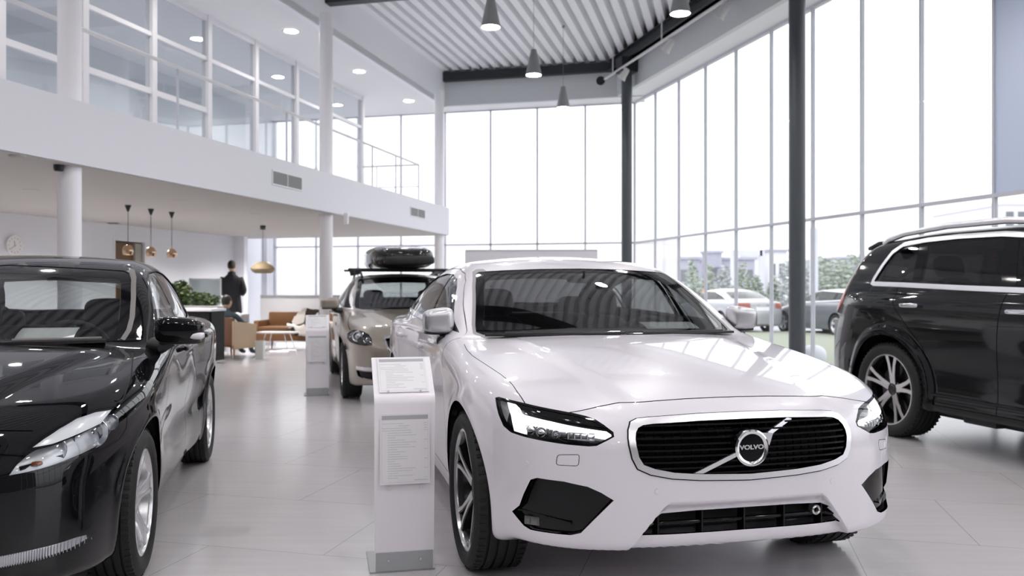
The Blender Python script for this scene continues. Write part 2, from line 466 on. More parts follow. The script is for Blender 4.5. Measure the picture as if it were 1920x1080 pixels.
def car_body(P):
    """implicit body: lower body with bonnet and deck, blended with the greenhouse"""
    def f(x, y, z):
        y = np.abs(y)
        # ---- lower body
        zt = P['deck'](x)-P['crown'](x)*(y/.9)**2
        if 'deckmod' in P: zt = zt+P['deckmod'](x, y)
        dz = P['deck'].d(x); top = (z-zt)/np.sqrt(1+dz*dz)
        b = P['belt'](x); t = (z-.16)/(b-.16)
        ys = P['W'](x)-P['S'](t)
        if 'sidemod' in P: ys = ys+P['sidemod'](x, z, t)
        side = (y-ys)*.985
        fr = x-(P['F0'](z)-P['Fp'](y))
        if 'frontmod' in P: fr = fr-P['frontmod'](x, y, z)
        dp = P['Fp'].d(y); dF = P['F0'].d(z); fr = fr/np.sqrt(1+dp*dp+dF*dF)
        re = (P['R0'](z)+P['Rp'](y))-x
        if 'rearmod' in P: re = re-P['rearmod'](x, y, z)
        dp = P['Rp'].d(y); dR = P['R0'].d(z); re = re/np.sqrt(1+dp*dp+dR*dR)
        r = P['r_top'](x)
        a = smax(top, side, r)
        a = smax(a, smax(fr, side, .10) if 0 else fr, P['r_front'])
        a = smax(a, re, P['r_rear'])
        a = smax(a, P['bot'](x)-z, .04)
        # ---- greenhouse
        k = P['k'](x)
        xx = x+k*y*y; zr = P['roof'](xx)-P['rc'](x)*y*y
        d1 = P['roof'].d(xx); rf = (z-zr)/np.sqrt(1+d1*d1*(1+(2*k*y)**2))
        yg = P['G'](x)-P['T'](z)
        gs = (y-yg)*.93
        g = smax(rf, gs, P['r_roof'](x))
        g = smax(g, P.get('gbot', .88)-z, .02)
        return smin(a, g, P['r_fil'])
    return f
POSE = {'s90': (.678, 3.985, -76.3), 'v40': (-2.426, 3.458, -76.4), 'v60': (-1.06, 9.80, -75.4),
        'xc90': (4.058+2.984*math.cos(R(-75.8)), 7.32+2.984*math.sin(R(-75.8)), -75.8)}
def s90_params():
    P = {}
    P['deck'] = crv([(1.0, .66), (.85, .745), (.7, .80), (.5, .852), (.2, .91), (-.1, .955), (-.4, .988), (-.7, 1.012), (-1.5, 1.03), (-3.0, 1.04), (-3.5, 1.062), (-3.9, 1.055), (-4.1, 1.02)], .06)
    P['crown'] = crv([(.9, .03), (.4, .045), (0, .055), (-.5, .05), (-1, .02), (-3.0, .03), (-3.5, .065), (-4, .08)], .1)
    P['belt'] = crv([(.9, .72), (.5, .80), (0, .90), (-.6, .945), (-1.5, .96), (-2.6, .985), (-3.4, 1.0), (-4.1, .98)], .1)
    P['W'] = crv([(.9, .78), (.6, .875), (.3, .922), (0, .938), (-.4, .933), (-1.0, .922), (-1.8, .922), (-2.4, .93), (-2.9, .938), (-3.4, .92), (-3.8, .87), (-4.1, .80)], .1)
    P['S'] = crv([(-.1, .075), (.05, .05), (.2, .022), (.45, .008), (.7, 0), (.85, .002), (1.0, .014), (1.15, .06), (1.4, .2)], .05)
    P['F0'] = crv([(.1, .80), (.2, .85), (.3, .862), (.42, .868), (.55, .870), (.65, .866), (.74, .84), (.82, .79), (.95, .70)], .02)
    P['Fp'] = crv([(-.3, .014), (0, 0), (.3, .014), (.45, .04), (.6, .09), (.72, .17), (.82, .30), (.88, .42), (1.0, .7)], .03)
    P['R0'] = crv([(.1, -3.98), (.3, -4.06), (.6, -4.07), (.9, -4.03), (1.1, -4.06), (1.2, -4.04)], .03)
    P['Rp'] = crv([(-.3, .01), (0, 0), (.3, .01), (.6, .07), (.8, .2), (.9, .36)], .04)
    P['r_top'] = crv([(.9, .08), (.2, .09), (-.5, .08), (-1.0, .05), (-3, .07), (-4, .10)], .1)
    P['r_front'] = .09; P['r_rear'] = .12
    P['bot'] = crv([(.9, .275), (.7, .272), (.5, .262), (.38, .22), (-.5, .19), (-3.4, .20), (-4.1, .28)], .03)
    P['roof'] = crv([(-.1, .80), (-.42, .985), (-.6, 1.09), (-.9, 1.25), (-1.2, 1.372), (-1.4, 1.422), (-1.7, 1.446), (-2.0, 1.442), (-2.4, 1.40), (-2.8, 1.31), (-3.2, 1.18), (-3.6, 1.02)], .05)
    P['rc'] = crv([(-.4, .05), (-1.2, .11), (-2, .12), (-3, .10)], .1)
    P['k'] = crv([(-.2, .30), (-.8, .28), (-1.3, .20), (-1.9, 0), (-2.6, -.15), (-3.4, -.25)], .1)
    P['G'] = crv([(-.3, .82), (-.6, .855), (-1.0, .885), (-1.6, .90), (-2.2, .90), (-2.8, .875), (-3.4, .80), (-3.8, .72)], .1)
    P['T'] = crv([(.8, -.02), (.95, 0), (1.05, .035), (1.2, .108), (1.35, .20), (1.5, .31)], .04)
    P['r_roof'] = crv([(-.4, .05), (-.9, .07), (-1.4, .11), (-3, .11)], .1)
    P['r_fil'] = .035
    def fm(x, y, z):
        yl = .32+(.46-z)*.78
        return -.034*sstep(0., .016, yl-y)*sstep(0., .045, .462-z)
    P['frontmod'] = fm
    def sm(x, z, t):
        r1 = np.hypot(x, z-.345); r2 = np.hypot(x+2.941, z-.345)
        return .011*(bump(r1, .405, .032)+bump(r2, .405, .032))*sstep(.1, .3, z)
    P['sidemod'] = sm
    P['deckmod'] = lambda x, y: .012*sstep(.05, -.05, y-(.40+.165*(.75-x)))*sstep(-.65, -.3, x)
    return P
def v40_params():
    P = {}
    P['deck'] = crv([(1.0, .60), (.85, .69), (.7, .765), (.5, .83), (.2, .895), (-.1, .945), (-.35, .975), (-.7, .99), (-1.5, 1.0), (-2.6, 1.03), (-3.0, 1.05), (-3.3, 1.02)], .06)
    P['crown'] = crv([(.9, .05), (.4, .07), (0, .075), (-.5, .06), (-1, .02), (-3.2, .04)], .1)
    P['belt'] = crv([(.9, .70), (.5, .78), (0, .87), (-.6, .92), (-1.5, .95), (-2.4, .99), (-3.2, 1.0)], .1)
    P['W'] = crv([(.9, .72), (.6, .83), (.3, .875), (0, .892), (-.4, .885), (-1.0, .868), (-1.6, .868), (-2.1, .89), (-2.5, .90), (-2.9, .87), (-3.2, .80)], .1)
    P['S'] = crv([(-.1, .085), (.05, .055), (.2, .03), (.4, .02), (.55, .018), (.75, 0), (.88, .0), (1.0, .016), (1.15, .06), (1.4, .2)], .04)
    P['F0'] = crv([(.1, .80), (.2, .845), (.3, .855), (.42, .86), (.55, .855), (.65, .835), (.72, .80), (.80, .72), (.95, .6)], .03)
    P['Fp'] = crv([(-.3, .02), (0, 0), (.3, .02), (.45, .055), (.6, .12), (.7, .19), (.8, .32), (.88, .5), (1.0, .8)], .03)
    P['R0'] = crv([(.1, -3.15), (.3, -3.22), (.6, -3.24), (.9, -3.18), (1.1, -3.12), (1.3, -3.0)], .03)
    P['Rp'] = crv([(-.3, .01), (0, 0), (.3, .01), (.6, .07), (.8, .2), (.9, .36)], .04)
    P['r_top'] = crv([(.9, .12), (.2, .12), (-.5, .10), (-1.0, .05), (-2.5, .07), (-3.2, .12)], .1)
    P['r_front'] = .12; P['r_rear'] = .14
    P['bot'] = crv([(.9, .215), (.6, .20), (.42, .18), (-.5, .18), (-2.6, .20), (-3.2, .28)], .03)
    P['roof'] = crv([(-.05, .77), (-.38, .985), (-.6, 1.115), (-.85, 1.25), (-1.1, 1.355), (-1.3, 1.405), (-1.6, 1.435), (-1.9, 1.435), (-2.3, 1.40), (-2.6, 1.345), (-2.75, 1.28), (-3.0, 1.10), (-3.2, .95)], .05)
    P['rc'] = crv([(-.4, .05), (-1.2, .10), (-2, .11), (-3, .10)], .1)
    P['k'] = crv([(-.2, .34), (-.8, .30), (-1.3, .18), (-1.8, 0), (-2.4, -.12), (-3.2, -.22)], .1)
    P['G'] = crv([(-.3, .76), (-.6, .80), (-1.0, .83), (-1.6, .83), (-2.1, .80), (-2.6, .725), (-3.2, .59)], .1)
    P['T'] = crv([(.8, -.02), (.95, 0), (1.05, .03), (1.2, .10), (1.35, .185), (1.5, .29)], .04)
    P['r_roof'] = crv([(-.4, .05), (-.9, .06), (-1.4, .10), (-3, .10)], .1)
    P['r_fil'] = .035
    return P
def v60_params():
    P = v40_params()
    P['deck'] = crv([(1.0, .62), (.85, .70), (.7, .775), (.5, .84), (.2, .90), (-.1, .95), (-.4, .985), (-.7, 1.0), (-1.5, 1.01), (-2.8, 1.04), (-3.4, 1.06), (-3.8, 1.03)], .06)
    P['W'] = crv([(.9, .75), (.6, .86), (.3, .90), (0, .92), (-.4, .915), (-1.0, .90), (-1.8, .90), (-2.4, .915), (-2.8, .925), (-3.3, .89), (-3.7, .82)], .1)
    P['belt'] = crv([(.9, .71), (.5, .79), (0, .89), (-.6, .94), (-1.5, .97), (-2.6, 1.0), (-3.6, 1.0)], .1)
    P['R0'] = crv([(.1, -3.65), (.3, -3.72), (.6, -3.74), (.9, -3.70), (1.1, -3.62), (1.3, -3.5)], .03)
    P['bot'] = crv([(.9, .22), (.6, .20), (.42, .18), (-.5, .18), (-2.9, .20), (-3.7, .28)], .03)
    P['roof'] = crv([(-.1, .79), (-.45, .985), (-.65, 1.10), (-.95, 1.255), (-1.2, 1.345), (-1.45, 1.405), (-1.8, 1.436), (-2.2, 1.438), (-2.7, 1.405), (-3.1, 1.35), (-3.3, 1.27), (-3.5, 1.10), (-3.7, .95)], .05)
    P['rc'] = crv([(-.4, .05), (-1.2, .10), (-2, .11), (-3.5, .10)], .1)
    P['k'] = crv([(-.2, .32), (-.8, .28), (-1.3, .18), (-1.9, 0), (-2.9, -.12), (-3.7, -.22)], .1)
    P['G'] = crv([(-.3, .78), (-.6, .825), (-1.0, .855), (-1.8, .865), (-2.5, .85), (-3.1, .78), (-3.7, .66)], .1)
    P['r_top'] = crv([(.9, .12), (.2, .12), (-.5, .10), (-1.0, .05), (-2.8, .07), (-3.7, .12)], .1)
    return P
def xc90_params():
    # x = 0 front axle, rear axle at -2.984
    P = {}
    P['deck'] = crv([(1.0, .85), (.8, 1.0), (.5, 1.07), (0, 1.13), (-.4, 1.16), (-.8, 1.18), (-3.0, 1.20), (-4.1, 1.2)], .06)
    P['crown'] = crv([(.9, .05), (.4, .06), (0, .06), (-.5, .05), (-1, .02), (-4, .03)], .1)
    P['belt'] = crv([(.9, .95), (.5, 1.0), (0, 1.06), (-.6, 1.09), (-1.5, 1.11), (-2.9, 1.14), (-4.1, 1.15)], .1)
    P['W'] = crv([(.9, .82), (.6, .92), (.3, .955), (0, .965), (-.5, .955), (-1.2, .945), (-2.0, .945), (-2.6, .955), (-3.0, .965), (-3.4, .945), (-3.8, .90), (-4.1, .84)], .1)
    P['S'] = crv([(-.1, .07), (.03, .03), (.15, .008), (.3, .02), (.45, .022), (.62, .008), (.78, 0), (.9, .004), (1.0, .02), (1.12, .06), (1.4, .2)], .03)
    P['F0'] = crv([(.1, .78), (.3, .85), (.6, .87), (.9, .86), (1.0, .83), (1.1, .7)], .03)
    P['Fp'] = crv([(-.3, .02), (0, 0), (.3, .02), (.6, .10), (.8, .26), (.9, .42), (1.0, .7)], .03)
    P['R0'] = crv([(.1, -4.0), (.35, -4.08), (.6, -4.09), (.8, -4.05), (1.0, -3.98), (1.2, -3.89), (1.4, -3.78)], .03)
    P['Rp'] = crv([(-.3, .01), (0, 0), (.3, .01), (.6, .05), (.8, .15), (.9, .28), (1.0, .45)], .04)
    P['r_top'] = crv([(.9, .14), (-.5, .10), (-1.0, .05), (-3, .05), (-4, .08)], .1)
    P['r_front'] = .12; P['r_rear'] = .14
    P['bot'] = crv([(.9, .28), (.4, .28), (-3.3, .285), (-3.6, .32), (-4.1, .38)], .03)
    P['roof'] = crv([(-.2, 1.0), (-.5, 1.17), (-.8, 1.36), (-1.1, 1.54), (-1.3, 1.63), (-1.6, 1.70), (-2.0, 1.735), (-2.6, 1.735), (-3.2, 1.70), (-3.50, 1.66), (-3.63, 1.58), (-3.77, 1.40), (-3.91, 1.18), (-4.01, 1.02)], .04)
    P['rc'] = crv([(-.4, .05), (-1.2, .08), (-2, .09), (-4, .08)], .1)
    P['k'] = crv([(-.2, .25), (-1.0, .22), (-1.6, .1), (-2.0, 0), (-3.2, -.05), (-3.8, -.14)], .1)
    P['G'] = crv([(-.3, .84), (-.8, .885), (-1.4, .905), (-2.2, .91), (-3.0, .90), (-3.6, .86), (-4.1, .80)], .1)
    P['T'] = crv([(1.0, -.01), (1.12, 0), (1.25, .03), (1.45, .095), (1.6, .155), (1.75, .24)], .04)
    P['r_roof'] = crv([(-.4, .05), (-.9, .06), (-1.4, .08), (-4, .08)], .1)
    P['r_fil'] = .03; P['gbot'] = 1.0
    return P
# ------------------------------------------------------------------ wheels and other car parts
def arc_pts(r, a0, a1, n): return [(r*math.cos(a0+(a1-a0)*i/n), r*math.sin(a0+(a1-a0)*i/n)) for i in range(n+1)]
def make_wheel(root, x, y, rt, rr, width, style, side):
    """wheel centred on (x, y, rt): tyre, rim, spokes, hub; side +1 left, -1 right; built in a frame whose +y points outwards"""
    def place(o): o.location = (x, y, rt); o.rotation_euler = (0, 0, 0 if side > 0 else PI); return o
    w = width/2
    t = MB()
    prof = [(rr-.002, -w*.80), (rr+.012, -w*.92), ((rr+rt)/2, -w), (rt-.028, -w*.97), (rt-.006, -w*.80)]
    for g in (-.5, -.17, .17, .5):
        prof += [(rt-.001, w*(g-.05)), (rt-.011, w*(g-.045)), (rt-.011, w*(g+.045)), (rt-.001, w*(g+.05))]
    prof += [(rt-.006, w*.80), (rt-.028, w*.97), ((rr+rt)/2, w*1.0), (rr+.014, w*.93), (rr+.002, w*.84), (rr-.006, w*.80)]
    t.lathe(prof, 72, ax='y')
    # shoulder blocks
    for i in range(60):
        a = 2*PI*i/60; m = Matrix.Rotation(-a, 4, 'Y')
        for sg in (-1, 1): t.box(rt-.010, rt-.0005, sg*w*.60, sg*w*.84, -.007, .007, m)
    tyre = place(t.build('tyre', M['rubber'], root, 40))
    b = MB()
    b.lathe([(rr-.004, w*.80), (rr-.018, w*.70), (rr-.030, w*.2), (rr-.036, -w*.5), (rr-.03, -w*.8)], 64, ax='y')
    b.lathe([(.03, -w*.1), (rr-.10, -w*.1), (rr-.10, -w*.05), (.03, -w*.05)], 40, ax='y')
    bl = b.build('barrel', M['rim_black' if style != 'silver' else 'alloy'], tyre, 40)
    d = MB(); d.lathe([(.02, -w*.02), (rr-.085, -w*.02), (rr-.085, w*.03), (.02, w*.03)], 40, ax='y'); d.build('brake_disc', M['brake'], tyre, 40)
    lip = MB(); lip.lathe([(rr+.004, w*.80), (rr+.004, w*.86), (rr-.006, w*.87), (rr-.010, w*.80), (rr-.012, w*.74)], 72, ax='y')
    lip.build('rim_lip', M['alloy_cut' if style != 'silver' else 'alloy'], tyre, 50)
    sp, face = MB(), MB()
    n = 5
    def spoke(pts, hy, thick, mb, tp=.002):
        """tapered bar through points (r, angle, width) at height hy(r)"""
        L, Rr = [], []
        for r, a, wd in pts:
            c, s_ = math.cos(a), math.sin(a); tx, tz = -s_, c
            L.append((r*c+tx*wd/2, hy(r), r*s_+tz*wd/2)); Rr.append((r*c-tx*wd/2, hy(r), r*s_-tz*wd/2))
        V = L+Rr; k = len(L)
        V2 = [(p[0], p[1]-thick, p[2]) for p in V]
        F = [(i, i+1, k+i+1, k+i) for i in range(k-1)]
        o = 2*k
        F += [(o+i, o+k+i, o+k+i+1, o+i+1) for i in range(k-1)]
        F += [(i, o+i, o+i+1, i+1) for i in range(k-1)]+[(k+i, k+i+1, o+k+i+1, o+k+i) for i in range(k-1)]
        F += [(0, k, o+k, o), (k-1, o+k-1, o+2*k-1, 2*k-1)]
        mb.add(V+V2, F)
    hub = .062
    hy = lambda r: w*(.50+.30*min(1, max(0, (r-hub)/(rr-hub)))**.8)
    for i in range(n):
        a = 2*PI*i/n+PI/2+.12
        if style == 'cut':
            for sg in (-1, 1):
                pts = [(hub*.8, a+sg*.20, .040), (rr*.45, a+sg*.115, .030), (rr*.75, a+sg*.135, .026), (rr-.004, a+sg*.205, .036)]
                spoke(pts, lambda r: hy(r)-.003, .045, sp)
                pts2 = [(r, q, wd*.62) for r, q, wd in pts]
                spoke(pts2, lambda r: hy(r)+.0015, .006, face)
            spoke([(hub*.7, a, .05), (rr*.5, a, .045), (rr-.02, a, .07)], lambda r: hy(r)-.030, .02, sp)
        elif style == 'suv':
            for sg in (-1, 1):
                pts = [(hub*.8, a+sg*.20, .05), (rr*.45, a+sg*.13, .040), (rr*.75, a+sg*.15, .036), (rr-.004, a+sg*.19, .044)]
                spoke(pts, lambda r: hy(r)-.003, .045, sp)
                spoke([(r, q, wd*.80) for r, q, wd in pts], lambda r: hy(r)+.0015, .006, face)
        else:
            pts = [(hub*.8, a, .085), (rr*.45, a, .060), (rr*.75, a, .070), (rr-.004, a, .115)]
            spoke(pts, hy, .04, sp)
            for sg in (-1, 1):
                spoke([(rr*.3, a+sg*.18, .022), (rr*.7, a+sg*.13, .018), (rr-.004, a+sg*.19, .026)], lambda r: hy(r)+.004, .02, sp)
    c = MB(); c.lathe([(0, w*.54), (.028, w*.54), (.034, w*.50), (.062, w*.47), (.074, w*.40), (.074, w*.1)], 32, ax='y')
    for i in range(5):
        a = 2*PI*i/5+.3; c.lathe([(0, w*.45), (.009, w*.45), (.010, w*.40)], 10, Matrix.Translation((.052*math.cos(a), 0, .052*math.sin(a))), ax='y')
    if style == 'silver':
        sp.build('spokes', M['alloy'], tyre, 30, bevel=.004); c.build('hub_cap', M['alloy'], tyre, 40)
    else:
        sp.build('spokes', M['rim_black'], tyre, 30); face.build('spoke_faces', M['alloy_cut'], tyre, 30); c.build('hub_cap', M['rim_black'], tyre, 40)
    return tyre
def seat(root, x, y, z=.42, h=.62, w=.50, name='front_seat'):
    s = MB()
    m = Matrix.Translation((x, y, z)) @ Matrix.Rotation(R(-18), 4, 'Y')
    s.sell((0, 0, h/2), (.075, w/2, h/2), .45, .55, 16, 28, m, lambda p: (p.x, p.y*(1-.22*max(0, p.z/(h/2))), p.z))
    s.sell((-.01, 0, h+.10), (.05, .135, .095), .55, .6, 12, 20, m)
    s.tube([m @ Vector((0, -.05, h-.05)), m @ Vector((0, -.05, h+.1))], .008); s.tube([m @ Vector((0, .05, h-.05)), m @ Vector((0, .05, h+.1))], .008)
    s.sell((x+.25, y, z-.02), (.28, w/2, .09), .5, .5, 12, 24)
    return s.build(name, M['seat_leather'], root, 60)
def steering(root, x, y, z):
    s = MB(); m = Matrix.Translation((x, y, z)) @ Matrix.Rotation(R(-65), 4, 'Y')
    ring = [(m @ Vector((.18*math.cos(2*PI*i/36), .18*math.sin(2*PI*i/36), 0))) for i in range(37)]
    s.tube(ring, .015, 10, cap=False)
    for a in (0, PI, -PI/2): s.bar(m @ Vector((0, 0, .01)), m @ Vector((.18*math.cos(a+PI/2), .18*math.sin(a+PI/2), 0)), .03, .015)
    s.sell((0, 0, .01), (.065, .075, .03), .6, .7, 10, 20, m)
    s.tube([m @ Vector((0, 0, 0)), m @ Vector((0, 0, -.25))], .03)
    return s.build('steering_wheel', M['trim_black'], root, 50)
# ------------------------------------------------------------------ cars
def ring_pts(cx, cz, r, n=40): return [(cx+r*math.cos(2*PI*i/n), cz+r*math.sin(2*PI*i/n)) for i in range(n)]
D45 = ((-.7071, .7071, 0), (0, 0, 1))
def islands(d):
    V, F, N = d; pa = list(range(len(V)))
    def fd(i):
        while pa[i] != i: pa[i] = pa[pa[i]]; i = pa[i]
        return i
    for q in F:
        for a in q[1:]: pa[fd(a)] = fd(q[0])
    g = {}
    for q in F: g.setdefault(fd(q[0]), []).append(q)
    for fs in g.values():
        u = sorted({i for q in fs for i in q}); mp = {k: i for i, k in enumerate(u)}
        if len(fs) > 6: yield V[u], [tuple(mp[i] for i in q) for q in fs], N[u]
def part(S, root, name, material, labels, off=0., rim=0., sides=(1, -1), pred=None):
    if len(sides) == 2:
        d = S.pick(labels, (1,), off, rim, pred)
        if not d: return None
        if d[0][:, 1].min() > .02:            # a pair: one object on either side
            return [obj_np(name, S.pick(labels, (sd,), off, rim, pred), material, root) for sd in sides][0]
    d = S.pick(labels, sides, off, rim, pred)
    return obj_np(name, d, material, root) if d else None
def body_obj(S, root, paint, labels=('body',), rim=.012):
    """painted shell with its dark shut lines as a second material"""
    a = S.pick(labels, (1, -1), 0, rim); g = S.pick(('gap',), (1, -1), -.004, 0)
    if g is None: return obj_np('body', a, paint, root)
    n = len(a[0]); V = np.concatenate([a[0], g[0]]); N = np.concatenate([a[2], g[2]])
    F = a[1]+[tuple(n+i for i in q) for q in g[1]]
    return obj_np('body', (V, F, N), paint, root, [M['gap_black']], [0]*len(a[1])+[1]*len(g[1]))
def liners(root, axles, ra, w, zc):
    for x in axles:
        for sd in (1, -1):
            m = MB(); T = Matrix.Translation((x, 0, zc))
            m.lathe([(.02, sd*.52), (ra+.035, sd*.52), (ra+.035, sd*(w-.035))], 30, T, ax='y', a0=R(36), a1=R(144))
            m.build('wheel_arch_liner', M['gap_black'], root, 40, fix=False)
def cabin(root, P, x0, x1, zf, wid, dash_z, dash_x):
    m = MB(); m.box(x1, dash_x-.1, -wid, wid, .22, .30); m.box(x1-.02, x1+.02, -wid, wid, .22, zf)
    m.build('cabin_floor', M['interior'], root, 0)
    d = MB()
    d.sell((dash_x-.22, 0, dash_z-.12), (.34, wid, .13), .5, .3, 14, 30)
    d.box(dash_x-.9, dash_x-.35, -.14, .14, .3, .62)
    d.build('dashboard', M['interior'], root, 60)
def mirror(root, side, c, size, arm, paint, amber=False, rot=0.):
    """door mirror: cap, base and arm, glass; c centre of the cap, arm foot on the door"""
    cx, cy, cz = c; sx, sy, sz = size
    T = Matrix.Translation((cx, cy*side, cz)) @ Matrix.Rotation(rot*side, 4, 'Z')
    cap = MB()
    def shp(p):
        t = p.y/sy*side                    # -1 at the door, +1 outside
        q = 1-.11*max(0., t+1)**1.5
        zz = p.z*q if p.z > 0 else p.z*(1-.06*max(0, t))
        return (p.x if p.x > 0 else p.x*.35, p.y, zz)
    cap.sell((0, 0, 0), (sx, sy, sz), .5, .5, 26, 40, T, shp)
    o = cap.build('mirror_cap', paint, root, 50)
    b = MB()
    b.sell((-.005, 0, -sz*.93), (sx*.80, sy*.88, sz*.16), .5, .6, 12, 28, T)
    ax_, ay, az = arm
    b.tube([T @ Vector((0, -side*sy*.35, -sz*.85)), (cx+.01, (cy-sy*.75)*side, cz-sz*1.25), (ax_, ay*side, az)], [.030, .034, .040], 14)
    b.build('mirror_base', M['trim_black'], o, 50)
    g = MB(); g.sell((-sx*.36, 0, 0), (.006, sy*.86, sz*.80), .5, .5, 12, 24, T); g.build('mirror_glass', M['chrome'], o, 50)
    if amber:
        t = MB(); t.sell((sx*.32, side*sy*.66, -sz*.45), (sx*.66, sy*.36, sz*.30), .6, .6, 12, 20, T); t.build('indicator', M['drl_off'], o, 50)
    return o
def handles(S, root, spots, material, f):
    for x, z in spots:
        for sd in (1, -1):
            y = side_y(f, x, z); h = MB(); h.sell((x, sd*(y+.022), z), (.105, .012, .017), .5, .4, 10, 24)
            h.box(x+.07, x+.09, sd*(y+.018) if sd > 0 else sd*(y-.01)-.03, sd*(y-.01)+.03 if sd > 0 else sd*(y+.018)+.03, z-.012, z+.012) if 0 else None
            h.tube([(x+.085, sd*(y-.01), z), (x+.085, sd*(y+.02), z)], .012); h.tube([(x-.085, sd*(y-.01), z), (x-.085, sd*(y+.02), z)], .012)
            h.build('door_handle', material, root, 50)
def side_y(f, x, z):
    lo, hi = .2, 1.3
    for _ in range(40):
        m = .5*(lo+hi)
        if f(np.array([x]), np.array([m]), np.array([z]))[0] < 0: lo = m
        else: hi = m
    return lo
def front_x(f, y, z, a=.2, b=1.3):
    lo, hi = a, b
    for _ in range(40):
        m = .5*(lo+hi)
        if f(np.array([m]), np.array([y]), np.array([z]))[0] < 0: lo = m
        else: hi = m
    return lo
def top_z(f, x, y, a=.5, b=2.):
    lo, hi = a, b
    for _ in range(40):
        m = .5*(lo+hi)
        if f(np.array([x]), np.array([y]), np.array([m]))[0] < 0: lo = m
        else: hi = m
    return lo
def lamp_eye(root, p, r, d=(1, .35, 0), name='projector', ring='lamp_silver'):
    """small projector lens in its bezel"""
    for sd in (1, -1):
        v = Vector((d[0], d[1]*sd, d[2])).normalized(); T = Matrix.Translation((p[0], p[1]*sd, p[2])) @ v.to_track_quat('Z', 'Y').to_matrix().to_4x4()
        m = MB(); m.lathe([(r*1.35, -.02), (r*1.35, .004), (r*1.15, .006), (r*1.02, -.004)], 24, T)
        o = m.build(name, M[ring], root, 50)
        g = MB(); g.lathe([(0, .45*r), (r*.5, .38*r), (r*.85, .15*r), (r, -.1*r)], 24, T); g.build('lens_ball', M['gloss_black'], o, 60)

